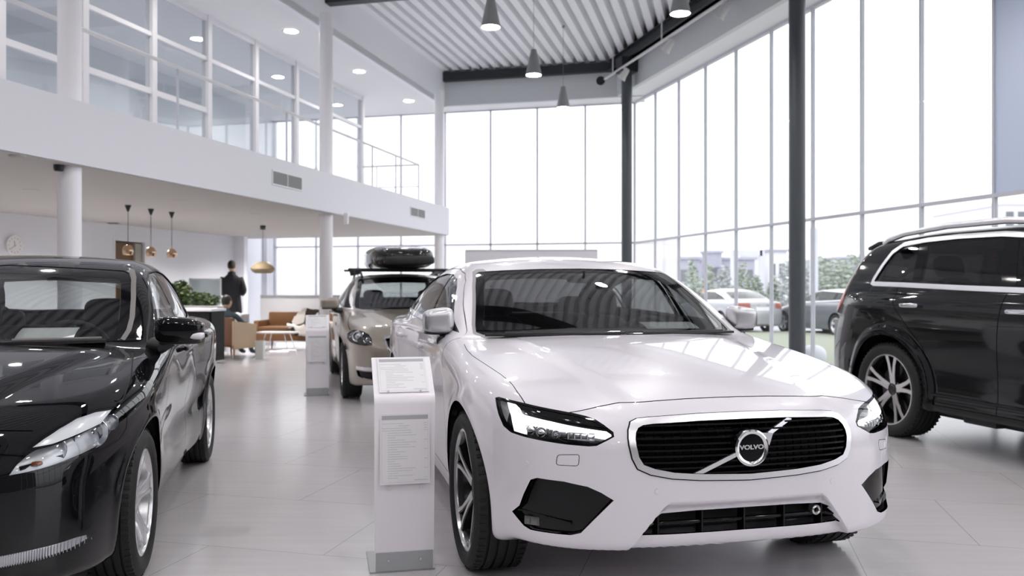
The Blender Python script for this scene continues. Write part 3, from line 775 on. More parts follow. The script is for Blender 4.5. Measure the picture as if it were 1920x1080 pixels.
def sedan_white():
    P = s90_params(); f = car_body(P)
    X, Y, th = POSE['s90']
    root = empty('sedan_car', (X, Y, 0), R(th), 'white four-door saloon with black slatted grille standing right behind the front price stand', 'car')
    S = Shell(f, -3.55, .22, .56, 330, 230, 64, .16, 1.22, .9)
    AX, ra = (0, -2.941), .392
    for x in AX: S.cut(ring_pts(x, .345, ra, 72), 'y', 'hole', pred=lambda X_, Y_, Z_: Y_ > .55)
    S.drop(lambda x, y, z: x < 9, old=('hole',))
    # windscreen
    ws = [(-.03, .998), (.3, .997), (.6, .995), (.70, .996), (.728, 1.008), (.722, 1.04), (.69, 1.13), (.648, 1.25), (.612, 1.325), (.59, 1.338), (.45, 1.346), (.25, 1.354), (-.03, 1.358)]
    nose = lambda x, y, z: (x > -1.7) & (x < -.2) & (z > .97)
    S.cut(inset(ws, -.016), 'x', 'wtrim', pred=nose); S.cut(ws, 'x', 'frit', ('wtrim',), pred=nose)
    S.relabel('body', ('wtrim',), lambda x, y, z: (y < .55))
    wsi = [(-.03, 1.016), (.3, 1.015), (.6, 1.015), (.675, 1.022), (.685, 1.045), (.645, 1.14), (.605, 1.25), (.575, 1.305), (.55, 1.318), (.25, 1.332), (-.03, 1.336)]
    S.cut(wsi, 'x', 'ws', ('frit',), pred=nose)
    # back window
    bw = [(-.03, 1.12), (.5, 1.115), (.62, 1.12), (.63, 1.14), (.56, 1.30), (.53, 1.33), (.3, 1.345), (-.03, 1.35)]
    S.cut(bw, 'x', 'bw', pred=lambda x, y, z: (x < -2.2) & (z > 1.08))
    # side windows
    dlo = [(-.664, .985), (-.854, 1.094), (-1.04, 1.195), (-1.219, 1.284), (-1.35, 1.33), (-1.545, 1.362), (-1.85, 1.371), (-2.15, 1.354), (-2.45, 1.305), (-2.72, 1.225), (-2.95, 1.135), (-3.06, 1.078), (-3.0, 1.062), (-2.6, 1.055), (-2.24, 1.046), (-1.52, 1.026), (-1.0, 1.005)]
    sidep = lambda x, y, z: (y > .45) & (z > .9) & (z < 1.42)
    S.cut(dlo, 'y', 'dlo', pred=sidep); S.cut(inset(dlo, .0022), 'y', 'dframe', ('dlo',), pred=sidep)
    gl = inset(dlo, .034)
    S.cut(gl, 'y', 'dpil', ('dframe',), pred=sidep)
    S.cut([(-.5, .9), (-1.47, .9), (-1.625, 1.5), (-.5, 1.5)], 'y', 'sg1', ('dpil',), pred=sidep)
    S.cut([(-1.54, .9), (-2.44, .9), (-2.56, 1.5), (-1.695, 1.5)], 'y', 'sg2', ('dpil',), pred=sidep)
    S.cut([(-2.47, .9), (-3.2, .9), (-3.2, 1.5), (-2.59, 1.5)], 'y', 'sg3', ('dpil',), pred=sidep)
    # front: headlamps, grille, intakes
    fr = lambda x, y, z: x > .2
    lamp = [(.37, .858, .797), (.387, .847, .802), (.477, .805, .797), (.536, .77, .792), (.6, .719, .784), (.641, .676, .778), (.678, .626, .771), (.707, .587, .763), (.731, .558, .753), (.759, .533, .735), (.786, .507, .712), (.795, .507, .696), (.793, .533, .683), (.785, .571, .664), (.774, .598, .661), (.729, .673, .664), (.665, .744, .669), (.592, .797, .674), (.527, .831, .681), (.478, .849, .699), (.435, .858, .736), (.402, .86, .768)]
    A = np.array(D45).T; lamp2 = [tuple(p) for p in np.array(lamp) @ A]
    S.cut(lamp2, D45, 'lampb', pred=fr); S.cut(inset(lamp2, .007), D45, 'lamp', ('lampb',), pred=fr)
    drl = [(.434, .831, .795), (.476, .807, .796), (.513, .808, .769), (.544, .797, .757), (.658, .712, .745), (.734, .614, .729), (.776, .526, .718), (.787, .512, .707), (.792, .517, .696), (.783, .541, .698), (.745, .618, .712), (.673, .716, .72), (.621, .762, .724), (.579, .793, .719), (.575, .80, .706), (.583, .801, .684), (.531, .828, .688), (.494, .831, .744)]
    S.cut([tuple(p) for p in np.array(drl) @ A], D45, 'drl', ('lamp',), pred=fr)
    gr = [(-.03, .766), (.175, .764), (.36, .757), (.409, .752), (.436, .742), (.452, .717), (.458, .69), (.458, .666), (.449, .62), (.431, .584), (.385, .563), (.305, .547), (.199, .538), (-.03, .530)]
    gi = [(-.03, .744), (.175, .742), (.36, .736), (.395, .732), (.416, .723), (.429, .706), (.434, .687), (.434, .666), (.426, .625), (.410, .598), (.370, .583), (.299, .568), (.196, .559), (-.03, .551)]
    S.cut(inset(gr, -.005), 'x', 'gap', pred=fr); S.cut(gr, 'x', 'gframe', ('gap',), pred=fr); S.cut(gi, 'x', 'grille', ('gframe',), pred=fr)
    fog = [(.628, .779, .518), (.653, .76, .529), (.731, .679, .528), (.777, .603, .515), (.796, .558, .495), (.811, .515, .468), (.761, .624, .343), (.741, .657, .332), (.622, .777, .327), (.592, .796, .336), (.533, .828, .377), (.575, .809, .409), (.597, .798, .458)]
    S.cut([tuple(p) for p in np.array(fog) @ A], D45, 'fog', pred=fr)
    it = [(-.03, .419), (.2, .417), (.33, .411), (.352, .40), (.40, .345), (.412, .331), (.3, .331), (-.03, .334)]
    S.cut(it, 'x', 'int', pred=fr)
    fold = [(-.03, .462), (.32, .462), (.475, .262), (.40, .262), (-.03, .262)]
    S.cut(fold, 'x', 'body', pred=lambda x, y, z: x > .6)
    S.cut([(-.03, .462), (.32, .462), (.3, .446), (-.03, .446)], 'x', 'body', pred=lambda x, y, z: x > .6)
    S.cut([(.307, .462), (.32, .462), (.475, .262), (.462, .262)], 'x', 'body', pred=lambda x, y, z: x > .6)
    S.settle(lambda x, y, z: (x > .6) & (z < .52))
    # shut lines
    g = .0034
    hood = [(-.50, .825), (-.35, .838), (-.273, .838), (-.2, .838), (-.067, .825), (.058, .81), (.201, .793), (.325, .784), (.426, .784), (.479, .78), (.53, .775)]
    S.cut(strip(spoly(hood, 5, False), g), 'z', 'gap', pred=lambda x, y, z: z > .7)
    hf = [(-.03, .813), (.05, .8135), (.174, .812), (.30, .808), (.438, .802), (.525, .791), (.60, .778), (.64, .772)]
    S.cut(strip(hf, .0022), 'x', 'gap', pred=lambda x, y, z: (x > .5))
    dd = lambda x, y, z: y > .6
    for ln in ([(-.655, .98), (-.60, .90), (-.50, .70), (-.47, .50), (-.50, .32)], [(-1.50, 1.02), (-1.52, .9), (-1.54, .5), (-1.53, .31)], [(-2.72, 1.05), (-2.66, .9), (-2.56, .76), (-2.47, .62), (-2.43, .45), (-2.40, .32)]):
        S.cut(strip(spoly(ln, 5, False), g), 'y', 'gap', pred=dd)
    S.cut(strip([(-.50, .315), (-1.5, .312), (-2.40, .315)], g), 'y', 'gap', pred=dd)
    wc = rpoly([(.628, .632), (.70, .625), (.705, .585), (.632, .588)], .012)
    S.cut(wc+[wc[0]], 'x', 'cov', pred=fr); S.cut(inset(wc, .0022), 'x', 'body', ('cov',), pred=fr); S.relabel('gap', ('cov',), lambda x, y, z: x < 9)
    b = body_obj(S, root, M['white_paint'])
    part(S, root, 'headliner', M['interior'], ('body', 'dlo', 'dframe', 'dpil', 'frit', 'wtrim'), -.035, 0, pred=lambda x, y, z: (x < -.45) & (x > -3.5) & (z > .85))
    part(S, root, 'windscreen', M['windscreen'], ('ws',), -.004); part(S, root, 'windscreen_border', M['gloss_black'], ('frit',), -.003)
    part(S, root, 'windscreen_seal', M['rubber_grey'], ('wtrim',), -.001)
    part(S, root, 'rear_window', M['side_glass'], ('bw',), -.004)
    part(S, root, 'window_seal', M['gap_black'], ('dlo',), -.003)
    part(S, root, 'window_frame', M['white_paint'], ('dframe',), -.002); [obj_np('pillar_trim', q, M['gloss_black'], root) for sd in (1, -1) for q in islands(S.pick(('dpil',), (sd,), -.006))]
    for l, sd in ((l, sd) for l in ('sg1', 'sg2', 'sg3') for sd in (1, -1)): part(S, root, 'side_window', M['side_glass'], (l,), -.009, sides=(sd,))
    # headlamps
    for sd in (1, -1):
        h = part(S, root, 'headlight', M['gloss_black'], ('lampb',), 0, .03, sides=(sd,))
        part(S, h, 'lamp_housing', M['lamp_dark'], ('lamp', 'drl'), -.05, sides=(sd,))
        part(S, h, 'running_light', M['drl_white'], ('drl',), -.012, .03, sides=(sd,))
        part(S, h, 'lamp_cover', M['lens'], ('lamp', 'drl'), -.002, sides=(sd,))
        u = MB()
        for p, r in (((.535, .735, .775), .022), ((.575, .705, .772), .022), ((.645, .635, .755), .020), ((.675, .60, .748), .018), ((.585, .765, .693), .022), ((.63, .735, .69), .020), ((.675, .69, .688), .016)):
            v = Vector((1, .45*sd, 0)).normalized(); T = Matrix.Translation((p[0]-.01, p[1]*sd, p[2])) @ v.to_track_quat('Z', 'Y').to_matrix().to_4x4()
            u.lathe([(0, .010), (r*.5, .008), (r*.8, .002), (r*.8, -.006), (r*.95, -.006), (r*1.15, .006), (r*1.2, .0), (r*1.2, -.03)], 20, T)
        for k in range(5):
            q = k/4; x, y, z = .695+.05*q, .655-.085*q, .688+.004*q; u.bar((x, y*sd, z-.012), (x, y*sd, z+.012), .004, .02)
        u.bar((.668, .695*sd, .674), (.76, .57*sd, .68), .004, .006); u.bar((.668, .695*sd, .70), (.76, .57*sd, .703), .004, .004)
        u.build('projector', M['lamp_silver'], h, 40)
        s = part(S, h, 'side_reflector', M['rubber_grey'], ('lamp',), -.02, sides=(sd,), pred=lambda x, y, z: (x < .475))
    # grille
    gf = part(S, root, 'grille', M['gap_black'], ('grille',), -.055)
    part(S, gf, 'grille_frame', M['satin_chrome'], ('gframe',), .006, .05)
    half = np.array(gi); zi = np.linspace(.551, .744, 60)
    def gw(z):   # half width of the opening at height z
        m = 0
        for (a, b), (c, d) in zip(gi[:-1], gi[1:]):
            if (b-z)*(d-z) <= 0 and abs(d-b) > 1e-6: m = max(m, a+(c-a)*(z-b)/(d-b))
        return m
    sl = MB()
    for k in range(9):
        z = .556+.0215*k+.004; w = gw(z)-.002
        if w < .1: continue
        ys = np.linspace(-w, w, 41); xs = [front_x(f, abs(y), z)-.016 for y in ys]
        for i in range(40):
            sl.bar((xs[i], ys[i], z), (xs[i+1], ys[i+1], z), .030, .0065)
        for j in range(-12, 13):
            y = j*.035
            if abs(y) < w-.01: xx = front_x(f, abs(y), z)-.040; sl.bar((xx, y, z-.006), (xx, y, z+.016), .003, .006, (1, 0, 0))
    sl.build('grille_bars', M['grille_black'], gf, 30)
    db = MB(); a, b2 = Vector((front_x(f, .225, .55)-.004, -.225, .552)), Vector((front_x(f, .205, .743)-.004, .205, .744)); c0 = Vector((front_x(f, 0, .65)+.004, 0, .65))
    db.bar(a, c0, .016, .010, (1, 0, 0)); db.bar(c0, b2, .016, .010, (1, 0, 0)); db.build('diagonal_bar', M['satin_chrome'], gf, 30)
    T = Matrix(((0, 0, 1, c0.x+.002), (1, 0, 0, 0), (0, 1, 0, .649), (0, 0, 0, 1)))
    e = MB(); e.lathe([(.050, -.012), (.050, .010), (.053, .014), (.062, .016), (.068, .012), (.069, -.01)], 56, T)
    e.prism([(.040, .055), (.083, .052), (.086, .050), (.071, .006), (.055, .03)], -.004, .012, 'z', T); e.build('emblem_ring', M['chrome'], gf, 45)
    dsc = MB(); dsc.lathe([(0, .009), (.04, .008), (.0505, .006), (.0505, -.01)], 48, T); dsc.build('emblem_disc', M['badge_black'], gf, 45)
    text_obj('emblem_letters', 'VOLVO', .0225, T @ Matrix.Translation((0, .002, .0095)), M['alloy'], gf, .0012, .0009, 1.30)
    # lower bumper
    for sd in (1, -1):
        fg = part(S, root, 'bumper_insert', M['gloss_black'], ('fog',), -.022, .03, (sd,))
        for pts in ([(.545, .822, .385), (.60, .79, .388), (.68, .735, .383), (.745, .665, .372)],):
            v = MB()
            for p, q in zip(pts[:-1], pts[1:]): v.bar((p[0]-.022, (p[1]-.022)*sd, p[2]), (q[0]-.022, (q[1]-.022)*sd, q[2]), .03, .007)
            v.build('air_blade', M['gloss_black'], fg, 40)
        fl = MB(); T2 = Matrix.Translation((.612, .770*sd, .358)) @ Vector((1, .9*sd, 0)).normalized().to_track_quat('Z', 'Y').to_matrix().to_4x4()
        fl.box(-.032, .032, -.016, .016, -.02, .0, T2)
        for k in (-.016, .016): fl.box(k-.010, k+.010, -.012, .012, -.01, .003, T2)
        fl.build('fog_light', M['brake'], fg, 30, bevel=.002)
    ig = part(S, root, 'lower_intake', M['gap_black'], ('int',), -.07, .07)
    v = MB(); ys = np.linspace(-.41, .41, 31)
    pth = [(front_x(f, abs(y), .372)-.022, y, .371-.004*(y/.4)**2) for y in ys]; v.tube(pth, .009, 10)
    for y in (-.34, -.17, 0, .17, .34): v.bar((front_x(f, abs(y), .36)-.03, y, .322), (front_x(f, abs(y), .36)-.03, y, .415), .006, .05, (1, 0, 0))
    v.build('intake_bar', M['gloss_black'], ig, 45)
    v = MB(); xx = front_x(f, .31, .38)-.012
    T3 = Matrix(((0, 0, 1, xx), (1, 0, 0, .315), (0, 1, 0, .383), (0, 0, 0, 1))); v.lathe([(.010, -.01), (.010, .008), (.014, .012), (.019, .008), (.020, -.02)], 24, T3); v.build('tow_eye', M['alloy'], ig, 40)
    # sensors
    for sd in (1, -1):
        for y, z in ((.79, .575), (.36, .50)):
            sn = MB(); x = front_x(f, y, z); n = S.grad(np.array([[x, y, z]]))[0]
            T4 = Matrix.Translation((x, y*sd, z)) @ Vector((n[0], n[1]*sd, n[2])).to_track_quat('Z', 'Y').to_matrix().to_4x4(); sn.lathe([(0, .0015), (.010, .0015), (.0115, -.002)], 20, T4); sn.build('parking_sensor', M['white_paint'], root, 40)
    # glass-house fittings
    cw = MB()
    for sd in (1, -1):
        n = 9
        for k in range(n-1):
            y0, y1 = .02+.68*k/(n-1), .02+.68*(k+1)/(n-1)
            cw.bar((-.425-.30*y0*y0, y0*sd, .997), (-.425-.30*y1*y1, y1*sd, .997), .03, .012)
    cw.build('cowl', M['trim_black'], root, 30)
    for y0, y1 in ((-.60, .02), (.12, .64)):
        wp = MB()
        pts = [(-.452-.3*y*y, y, 1.005) for k, y in enumerate(np.linspace(y0, y1, 7))]
        wp.tube(pts, .007, 8); wp.build('wiper', M['trim_black'], root, 40)
    for sd in (1, -1): mirror(root, sd, (-.86, .905, 1.066), (.10, .082, .072), (-.80, .885, .945), M['silver_paint'])
    handles(S, root, ((-1.42, .895), (-2.42, .905)), M['white_paint'], f)
    cabin(root, P, -.5, -3.0, .95, .68, .998, -.55)
    for y in (-.37, .37): seat(root, -1.62, y, .42, .66)
    rs = MB(); rs.sell((-2.45, 0, .72), (.10, .64, .34), .4, .3, 14, 30)
    for y in (-.40, .40): rs.sell((-2.48, y, 1.10), (.05, .13, .08), .55, .6)
    rs.build('rear_seat', M['seat_leather'], root, 60)
    steering(root, -1.05, .37, .90)
    rm = MB(); rm.sell((-1.08, 0, 1.295), (.018, .10, .026), .5, .5); rm.tube([(-1.06, 0, 1.295), (-1.06, 0, 1.34)], .008); rm.build('rearview_mirror', M['trim_black'], root, 50)
    liners(root, AX, ra, .93, .345)
    for x in AX:
        for sd in (1, -1): make_wheel(root, x, .812*sd, .345, .262, .245, 'cut', sd)
    return root, f

def build_car(sp):
    """the other cars: same way of making, each with its own curves and outlines"""
    P = sp['P']; f = car_body(P); X, Y, th = sp['pose']; paint = M[sp['paint']]
    root = empty(sp['name'], (X, Y, sp.get('z', 0)), R(th), sp['label'], 'car')
    nx, na, nc = sp['res']
    S = Shell(f, sp['xr'], sp.get('xf', .2), sp['zc'], nx, na, nc, .18, sp['zc']+.66, .9)
    AX, ra, zc, rt = sp['axles'], sp['ra'], sp['wz'], sp['rt']
    clad = sp.get('clad')
    for x in AX:
        if clad: S.cut(ring_pts(x, zc, ra+clad, 72), 'y', 'clad', pred=lambda x_, y_, z_: (y_ > .6) & (z_ > .2))
        S.cut(ring_pts(x, zc, ra, 72), 'y', 'hole', ('body', 'clad'), pred=lambda x_, y_, z_: y_ > .55)
    S.drop(lambda x, y, z: x < 9, old=('hole',))
    if clad: S.cut([(AX[0]-ra, .1), (AX[0]-ra, sp['sill']), (AX[1]+ra, sp['sill']), (AX[1]+ra, .1)], 'y', 'clad', pred=lambda x_, y_, z_: y_ > .6)
    ws = sp['ws']; wl = sp.get('wsz', .9)
    nose = lambda x, y, z: (x > -1.75) & (x < -.1) & (z > wl)
    S.cut(inset(ws, -.022), 'x', 'wtrim', pred=nose); S.cut(ws, 'x', 'frit', ('wtrim',), pred=nose)
    S.relabel('body', ('wtrim',), lambda x, y, z: (y < sp.get('sealy', .5)) | (z < sp.get('sealz', 0)))
    wi = inset(ws, .042); wi[0] = (-.03, wi[0][1]); wi[-1] = (-.03, wi[-1][1]); zb_ = ws[0][1]; wi = [(a, b-.024 if b < zb_+.07 else b) for a, b in wi]; S.cut(wi, 'x', 'ws', ('frit',), pred=nose)
    S.cut(sp['bw'], 'x', 'bw', pred=lambda x, y, z: (x < -1.9) & (z > wl))
    dlo = sp['dlo']; sidep = lambda x, y, z: (y > .4) & (z > wl)
    fr_ = sp.get('frame', .007)
    S.cut(dlo, 'y', 'dframe', pred=sidep); S.cut(inset(dlo, fr_), 'y', 'dpil', ('dframe',), pred=sidep)
    gl = inset(dlo, fr_+.016)
    S.cut(gl, 'y', 'dgl', ('dpil',), pred=sidep)
    cuts = sp['pillars']          # slanted bars (x bottom, x top, width)
    zb, zt = min(p[1] for p in dlo)-.05, max(p[1] for p in dlo)+.05
    edges = [(2., 2.)]+[(a, b) for a, b, w in cuts]+[(-9., -9.)]
    for i in range(len(cuts)+1):
        a0 = edges[i][0]-(cuts[i-1][2]/2 if i else 0); b0 = edges[i][1]-(cuts[i-1][2]/2 if i else 0)
        a1 = edges[i+1][0]+(cuts[i][2]/2 if i < len(cuts) else 0); b1 = edges[i+1][1]+(cuts[i][2]/2 if i < len(cuts) else 0)
        S.cut([(a0, zb), (a1, zb), (b1, zt), (b0, zt)], 'y', 'sg%d' % i, ('dgl',), pred=sidep)
    S.relabel('dpil', ('dgl',), lambda x, y, z: x < 9)
    PJ = np.array(D45).T
    fr = lambda x, y, z: x > .1
    for nm, pts, ins in sp.get('front45', ()):
        q = [tuple(p) for p in np.array(pts) @ PJ]; S.cut(q, D45, nm+'_b' if ins else nm, pred=fr)
        if ins: S.cut(inset(q, ins), D45, nm, (nm+'_b',), pred=fr)
    for nm, pts, ins in sp.get('frontx', ()):
        S.cut(pts, 'x', nm+'_b' if ins else nm, pred=fr)
        if ins:
            q = inset(pts, ins); S.cut([(-.03 if a[0] < 0 else b[0], b[1]) for a, b in zip(pts, q)], 'x', nm, (nm+'_b',), pred=fr)
    for nm, pts, ax, pr, old in sp.get('extra', ()): S.cut(pts, ax, nm, old, pred=pr)
    for ln, ax, w, pr in sp.get('gaps', ()): S.cut(strip(ln, w), ax, 'gap', pred=pr)
    body_obj(S, root, paint)
    part(S, root, 'headliner', M[sp.get('liner', 'interior')], ('body', 'dframe', 'dpil', 'frit', 'wtrim'), -.035, 0, pred=lambda x, y, z: (x < sp['dash'][0]+.1) & (z > wl-.08))
    part(S, root, 'windscreen', M[sp.get('wsglass', 'windscreen')], ('ws',), -.004); part(S, root, 'windscreen_border', M['gloss_black'], ('frit',), -.003)
    part(S, root, 'windscreen_seal', M[sp.get('seal', 'rubber_grey')], ('wtrim',), .001)
    part(S, root, 'rear_window', M[sp.get('rglass', 'clear_glass')], ('bw',), -.004)
    part(S, root, 'window_trim', M[sp.get('frame_mat', 'gap_black')], ('dframe',), sp.get('frame_off', 0), .015)
    for sd in (1, -1):
        d = S.pick(('dpil',), (sd,), -.006)
        for q in islands(d): obj_np('pillar_trim', q, M['gloss_black'], root)
    for i in range(len(cuts)+1):
        for sd in (1, -1): part(S, root, 'side_window', M[sp['sglass'][i]], ('sg%d' % i,), -.008, sides=(sd,))
    if clad: part(S, root, 'arch_trim', M[sp['clad_mat']], ('clad',), .010, .03)
    for nm, lab, mt, off, rim, split in sp.get('parts', ()):
        for sides in (((1,), (-1,)) if split else ((1, -1),)): part(S, root, nm, M[mt], lab, off, rim, sides)
    liners(root, AX, ra, sp['wid'], zc)
    cabin(root, P, sp['dash'][0]+.05, sp['cab'], sp['dash'][1]-.05, sp['wid']-.22, sp['dash'][1], sp['dash'][0])
    for x in AX:
        for sd in (1, -1): make_wheel(root, x, (sp['wid']-sp['tw']/2-.012)*sd, rt, sp['rr'], sp['tw'], sp['wheel'], sd)
    return root, f, S
def dloc(front): return front
def black_hatch():
    P = v40_params()
    def sm(x, z, t): return .010*(bump(np.hypot(x, z-.316), .375, .03)+bump(np.hypot(x+2.5, z-.316), .375, .03))*sstep(.1, .3, z)-.016*bump(z, .52, .09)*sstep(-.25, -.6, x)*sstep(-2.3, -1.9, x)
    P['sidemod'] = sm
    P['deckmod'] = lambda x, y: .022*sstep(.06, -.06, y-(.30+.30*(.75-x)))*sstep(-.6, -.2, x)
    lamp = [(.75, .554, .599), (.712, .581, .657), (.674, .60, .693), (.629, .626, .719), (.563, .667, .745), (.477, .71, .771), (.394, .759, .781), (.316, .801, .777), (.275, .829, .76), (.271, .846, .725), (.30, .849, .68), (.363, .836, .647), (.452, .81, .633), (.576, .753, .623), (.663, .685, .612), (.718, .613, .603)]
    eb = [(.32, .80, .768), (.40, .757, .772), (.48, .708, .763), (.56, .665, .738), (.62, .63, .712), (.66, .607, .69), (.60, .64, .693), (.50, .70, .712), (.40, .76, .73)]
    drl = [(.537, .772, .336), (.532, .776, .312), (.60, .73, .302), (.70, .62, .296), (.80, .45, .292), (.83, .30, .291), (.83, .30, .335), (.80, .45, .337), (.70, .62, .341), (.60, .73, .344)]
    gr = [(-.03, .735), (.25, .735), (.45, .728), (.53, .72), (.545, .70), (.52, .62), (.45, .52), (.38, .49), (-.03, .48)]
    dlo = [(-.60, .965), (-.70, 1.03), (-.83, 1.105), (-1.0, 1.20), (-1.2, 1.29), (-1.4, 1.335), (-1.7, 1.352), (-2.0, 1.335), (-2.25, 1.28), (-2.42, 1.20), (-2.50, 1.13), (-2.46, 1.095), (-2.2, 1.065), (-1.6, 1.02), (-1.0, .985)]
    sp = dict(P=P, pose=POSE['v40'], name='hatchback_car', label='glossy black hatchback at the left edge with clear headlamp and silver wheels', paint='black_paint', res=(240, 180, 56), xr=-2.75, zc=.56,
        axles=(0, -2.5), ra=.365, wz=.316, rt=.316, rr=.222, tw=.205, wheel='silver', wid=.885,
        ws=[(-.03, .985), (.4, .98), (.60, .975), (.652, .99), (.664, 1.03), (.66, 1.09), (.635, 1.19), (.60, 1.29), (.575, 1.325), (.54, 1.338), (.3, 1.352), (-.03, 1.366)],
        bw=[(-.03, 1.08), (.45, 1.08), (.56, 1.09), (.58, 1.12), (.52, 1.28), (.49, 1.315), (.3, 1.325), (-.03, 1.33)],
        dlo=dlo, pillars=[(-1.40, -1.56, .09)], sglass=['clear_glass', 'side_glass'], liner='headliner', dash=(-.45, .97), cab=-2.7, wsglass='windscreen_clear', seal='seal_grey', sealy=.56, sealz=.985,
        front45=[('lamp', lamp, .006), ('drl', drl, .006)], frontx=[('grille', gr, .018)],
        gaps=[(spoly([(-.42, .735), (-.2, .775), (.04, .812), (.20, .822), (.262, .815), (.29, .80)], 5, False), 'z', .005, lambda x, y, z: z > .7),
              ([(-.03, .752), (.3, .75), (.50, .742), (.60, .733)], 'x', .005, lambda x, y, z: x > .4),
              (spoly([(-.60, .96), (-.56, .85), (-.47, .65), (-.45, .45), (-.48, .30)], 5, False), 'y', .006, lambda x, y, z: y > .6),
              (spoly([(-1.38, 1.0), (-1.42, .8), (-1.44, .5), (-1.42, .30)], 5, False), 'y', .006, lambda x, y, z: y > .6),
              (spoly([(-2.25, 1.06), (-2.22, .9), (-2.12, .74), (-2.05, .55), (-2.03, .32)], 5, False), 'y', .006, lambda x, y, z: y > .6)])
    sp['extra'] = [('brow', [tuple(p) for p in np.array(eb) @ np.array(D45).T], D45, lambda x, y, z: x > .1, ('lamp',))]
    root, f, S = build_car(sp)
    for sd in (1, -1):
        h = part(S, root, 'headlight', M['gloss_black'], ('lamp_b',), 0, .02, (sd,))
        part(S, h, 'lamp_housing', M['lamp_bowl'], ('lamp', 'brow'), -.06, 0, (sd,))
        part(S, h, 'lamp_cover', M['lens'], ('lamp', 'brow'), -.001, 0, (sd,))
        part(S, h, 'position_light', M['drl_off'], ('brow',), -.012, .02, (sd,))
        u = MB()
        for p, r in (((.60, .66, .655), .050), ((.44, .76, .685), .056), ((.335, .80, .71), .032)):
            v = Vector((1, .55*sd, 0)).normalized(); T = Matrix.Translation((p[0]-.02, p[1]*sd-.012*sd, p[2])) @ v.to_track_quat('Z', 'Y').to_matrix().to_4x4()
            u.lathe([(r*.25, -.045), (r*.6, -.035), (r*.9, -.012), (r, .006), (r*1.06, .004), (r*1.06, -.05)], 28, T)
            u.sell((0, 0, -.025), (r*.28, r*.28, r*.35), 1, 1, 8, 12, T)
        u.build('reflector', M['lamp_silver'], h, 40)
        d = MB()
        for (a, b) in (((.69, .59, .612), (.585, .70, .63)), ((.52, .725, .64), (.52, .715, .72)), ((.40, .79, .66), (.405, .775, .745)), ((.64, .635, .70), (.46, .735, .715))):
            d.bar((a[0]-.025, (a[1]-.02)*sd, a[2]), (b[0]-.025, (b[1]-.02)*sd, b[2]), .016, .014)
        d.build('lamp_divider', M['lamp_dark'], h, 30)
        am = MB(); am.sell((.64, .62*sd, .622), (.015, .018, .008), .6, .6, 8, 14); am.build('indicator_bulb', M['lamp_amber'], h, 40)
        l = part(S, root, 'running_light', M['lamp_silver'], ('drl_b', 'drl'), -.012, .02, (sd,)); part(S, l, 'lamp_cover', M['lens'], ('drl_b', 'drl'), 0, 0, (sd,))
        rb = MB()
        for k in range(70):
            q = k/69; x, y = .545+.285*q, .772-.47*q**.8
            x = front_x(f, y, .32, .2, 1.2)-.008; rb.bar((x, y*sd, .298), (x, y*sd, .335), .0025, .003, (1, 0, 0))
        rb.build('lens_ribs', M['lamp_silver'], l, 30)
        mirror(root, sd, (-.555, .93, 1.035), (.085, .115, .068), (-.60, .80, .955), M['black_paint'], True)
    g = part(S, root, 'grille', M['gap_black'], ('grille',), -.04, 0); part(S, g, 'grille_frame', M['gloss_black'], ('grille_b',), .003, .04)
    v = MB()
    for k in range(8):
        z = .515+.027*k; w = min(.50, .40+.45*(z-.51))
        ys = np.linspace(-w, w, 21)
        for a, b in zip(ys[:-1], ys[1:]): v.bar((front_x(f, abs(a), z)-.015, a, z), (front_x(f, abs(b), z)-.015, b, z), .02, .007)
    v.build('grille_bars', M['gloss_black'], g, 30)
    cw = MB()
    for y0, y1 in zip(np.linspace(-.6, .6, 16)[:-1], np.linspace(-.6, .6, 16)[1:]): cw.bar((-.375-.34*y0*y0, y0, .985), (-.375-.34*y1*y1, y1, .985), .05, .014)
    cw.build('cowl', M['trim_black'], root, 30)
    for y0, y1 in ((-.5, .17), (.22, .58)):
        wp = MB(); pts = [(-.392-.34*y*y, y, .998) for k, y in enumerate(np.linspace(y0, y1, 7))]; wp.tube(pts, .008, 8); wp.build('wiper', M['seal_grey'], root, 40)
    handles(S, root, ((-1.22, .90), (-2.02, .93)), M['black_paint'], f)
    for y in (-.36, .36): seat(root, -1.45, y, .40, .62)
    rs = MB(); rs.sell((-2.15, 0, .70), (.10, .60, .30), .4, .3, 14, 30)
    for y in (-.38, 0, .38): rs.sell((-2.2, y, 1.03), (.05, .13, .07), .55, .6)
    rs.build('rear_seat', M['seat_leather'], root, 60)
    steering(root, -.92, .36, .90)
    return root, f
